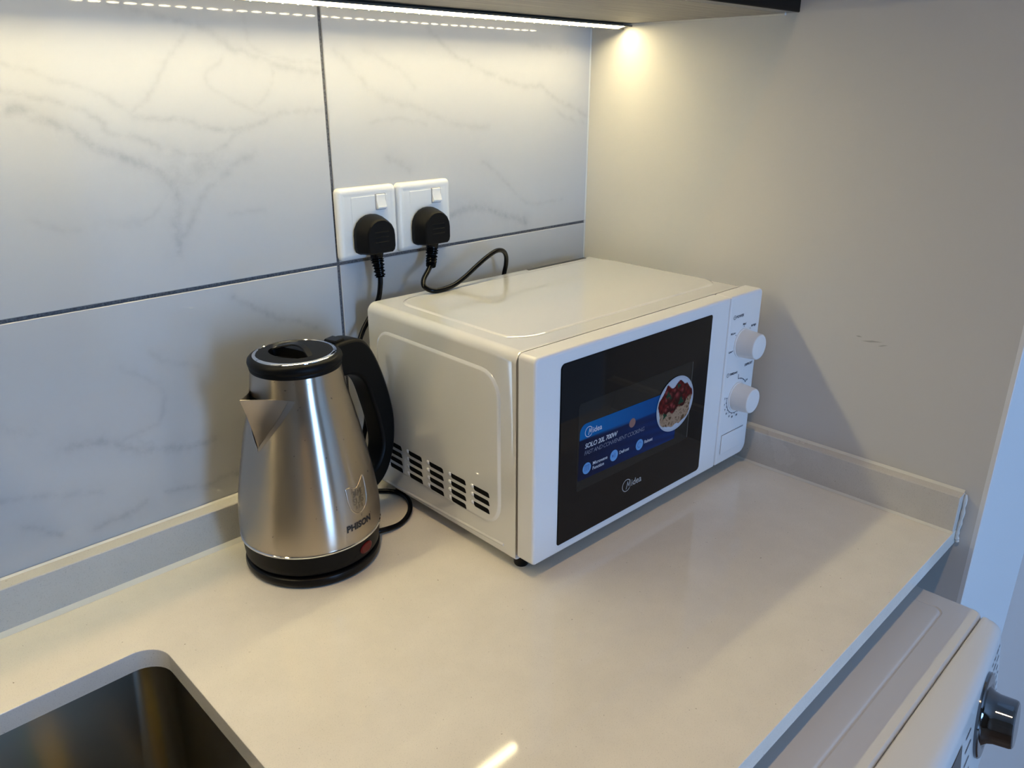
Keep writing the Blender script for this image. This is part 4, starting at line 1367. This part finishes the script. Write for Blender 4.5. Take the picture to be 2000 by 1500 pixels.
# control fascia: bowed in plan, leaning slightly forward towards the bottom
def yb(x_):
    u = abs((x_ + 0.371) / 0.3)
    return -0.7065 + 0.0235 * u ** 1.5
def face_y(x_, z_):
    return yb(x_) - 0.125 * (-0.068 - z_)
secz = [(wt - 0.0335, 0.0), (wt - 0.002, 0.0), (wt - 0.0005, 0.0), (wt, 0.004)]
bm = bmesh.new()
NX = 40
rows = []
for i in range(NX + 1):
    s = i / NX
    e = 0.0 if 0 < i < NX else 0.0
    x_ = wx0 + 0.0005 + (wx1 - wx0 - 0.001) * (0.5 - 0.5 * math.cos(PI * s))
    yk = yb(x_)
    endr = min(x_ - wx0, wx1 - x_)
    dr = 0.006 * max(0, 1 - endr / 0.012) ** 2           # drop at the rounded ends
    prof_ = [(-0.6622, -0.200), (-0.6622, wt - 0.002 - dr), (-0.6634, wt - 0.0004 - dr), (-0.6655, wt - dr)]
    for a in range(1, 9):
        t_ = a / 8
        yy = -0.6655 + (yk + 0.0145 + 0.6655) * t_
        prof_.append((yy, wt - dr - 0.0010 * t_ * t_))
    for a in range(1, 8):
        an = 0.5 * PI * a / 7
        prof_.append((yk + 0.0145 - 0.0145 * math.sin(an), wt - dr - 0.0010 - 0.014 * (1 - math.cos(an))))
    for z_ in (-0.085, -0.105, -0.13, -0.155, -0.178):
        prof_.append((face_y(x_, z_), z_))
    prof_.append((face_y(x_, -0.19) + 0.004, -0.190))
    prof_.append((-0.67, -0.200))
    rows.append([Ws(x_, y_, z_) for y_, z_ in prof_])
loft(bm, rows)
fascia = part('control_panel', bm, M_APPL, ws, label='bowed control fascia', smooth=40)
def on_face(x_, z_, off=0.0):
    return Vector(Ws(x_, face_y(x_, z_) - off, z_))
def patch(bm_, x0, x1, z0, z1, off, n_=10):
    for i in range(n_):
        a, c2 = x0 + (x1 - x0) * i / n_, x0 + (x1 - x0) * (i + 1) / n_
        bm_.faces.new([bm_.verts.new(on_face(q, z, off)) for q, z in ((a, z0), (c2, z0), (c2, z1), (a, z1))])
bm = bmesh.new()
patch(bm, -0.42, -0.262, -0.150, -0.079, 0.0006)
part('display', bm, M_BLACK_GLOSS, fascia, label='black glossy display window')
bm = bmesh.new()
rng = random.Random(3)
for k in range(7):
    z_ = -0.076 - 0.0115 * k
    xa = -0.128
    while xa < -0.082:
        wdt = rng.uniform(0.006, 0.015)
        patch(bm, xa, min(xa + wdt, -0.080), z_ - 0.0022, z_, 0.0005, 2)
        xa += wdt + rng.uniform(0.002, 0.006)
part('panel_print', bm, M_DARK_PRINT, fascia, label='small dark printed programme lines right of the dial')
bm = bmesh.new()
for k in range(4):
    z_ = -0.084 - 0.016 * k
    patch(bm, -0.246, -0.226 + 0.004 * (k % 2), z_ - 0.0022, z_, 0.0005, 2)
part('panel_print', bm, M_DARK_PRINT, fascia, label='short dark printed lines left of the dial')
# chrome dial
kx_, kz_ = -0.1635, -0.1120
nrm = Vector((0.10, -1.0, 0.125)).normalized()
e1 = Vector((0, 0, 1)) - nrm * nrm.z
e1.normalize()
e2 = e1.cross(nrm)
kc = on_face(kx_, kz_, 0.0)
def dial_loops(prof_, n_=56):
    return [[kc + nrm * d + (e1 * math.cos(2 * PI * i / n_) + e2 * math.sin(2 * PI * i / n_)) * r_ for i in range(n_)] for r_, d in prof_]
bm = bmesh.new()
loft(bm, dial_loops([(0.0445, -0.002), (0.0445, 0.0022), (0.0430, 0.0036), (0.0340, 0.0042), (0.0320, 0.0030), (0.0300, 0.0030)]))
fl = part('dial_flange', bm, M_DARK_CHROME, fascia, label='dark chrome collar of the dial')
bm = bmesh.new()
loft(bm, dial_loops([(0.0310, 0.002), (0.0300, 0.0045), (0.0270, 0.0080), (0.0255, 0.0130), (0.0248, 0.0270), (0.0240, 0.0292), (0.0222, 0.0302)]))
part('dial', bm, M_DARK_CHROME, fascia, label='round chrome programme dial')
# door ring and porthole on the front
bm = bmesh.new()
R0 = 0.17
cz_, cyf = -0.47, -0.655
L = []
for r_, d in ((0.175, 0.0), (0.172, 0.022), (0.160, 0.034), (0.140, 0.036), (0.128, 0.028), (0.122, 0.010)):
    L.append([Ws(-0.371 + r_ * math.cos(2 * PI * i / 48), cyf - d, cz_ + r_ * math.sin(2 * PI * i / 48)) for i in range(48)])
loft(bm, L, cap0=False, cap1=False)
dr_ = part('door', bm, M_APPL, ws, label='round loading door')
bm = bmesh.new()
L = []
for r_, d in ((0.124, 0.011), (0.10, 0.018), (0.05, 0.024), (0.001, 0.026)):
    L.append([Ws(-0.371 + r_ * math.cos(2 * PI * i / 48), cyf - d, cz_ + r_ * math.sin(2 * PI * i / 48)) for i in range(48)])
loft(bm, L, cap0=False, cap1=True)
part('porthole_glass', bm, M_BLACK_GLOSS, dr_)
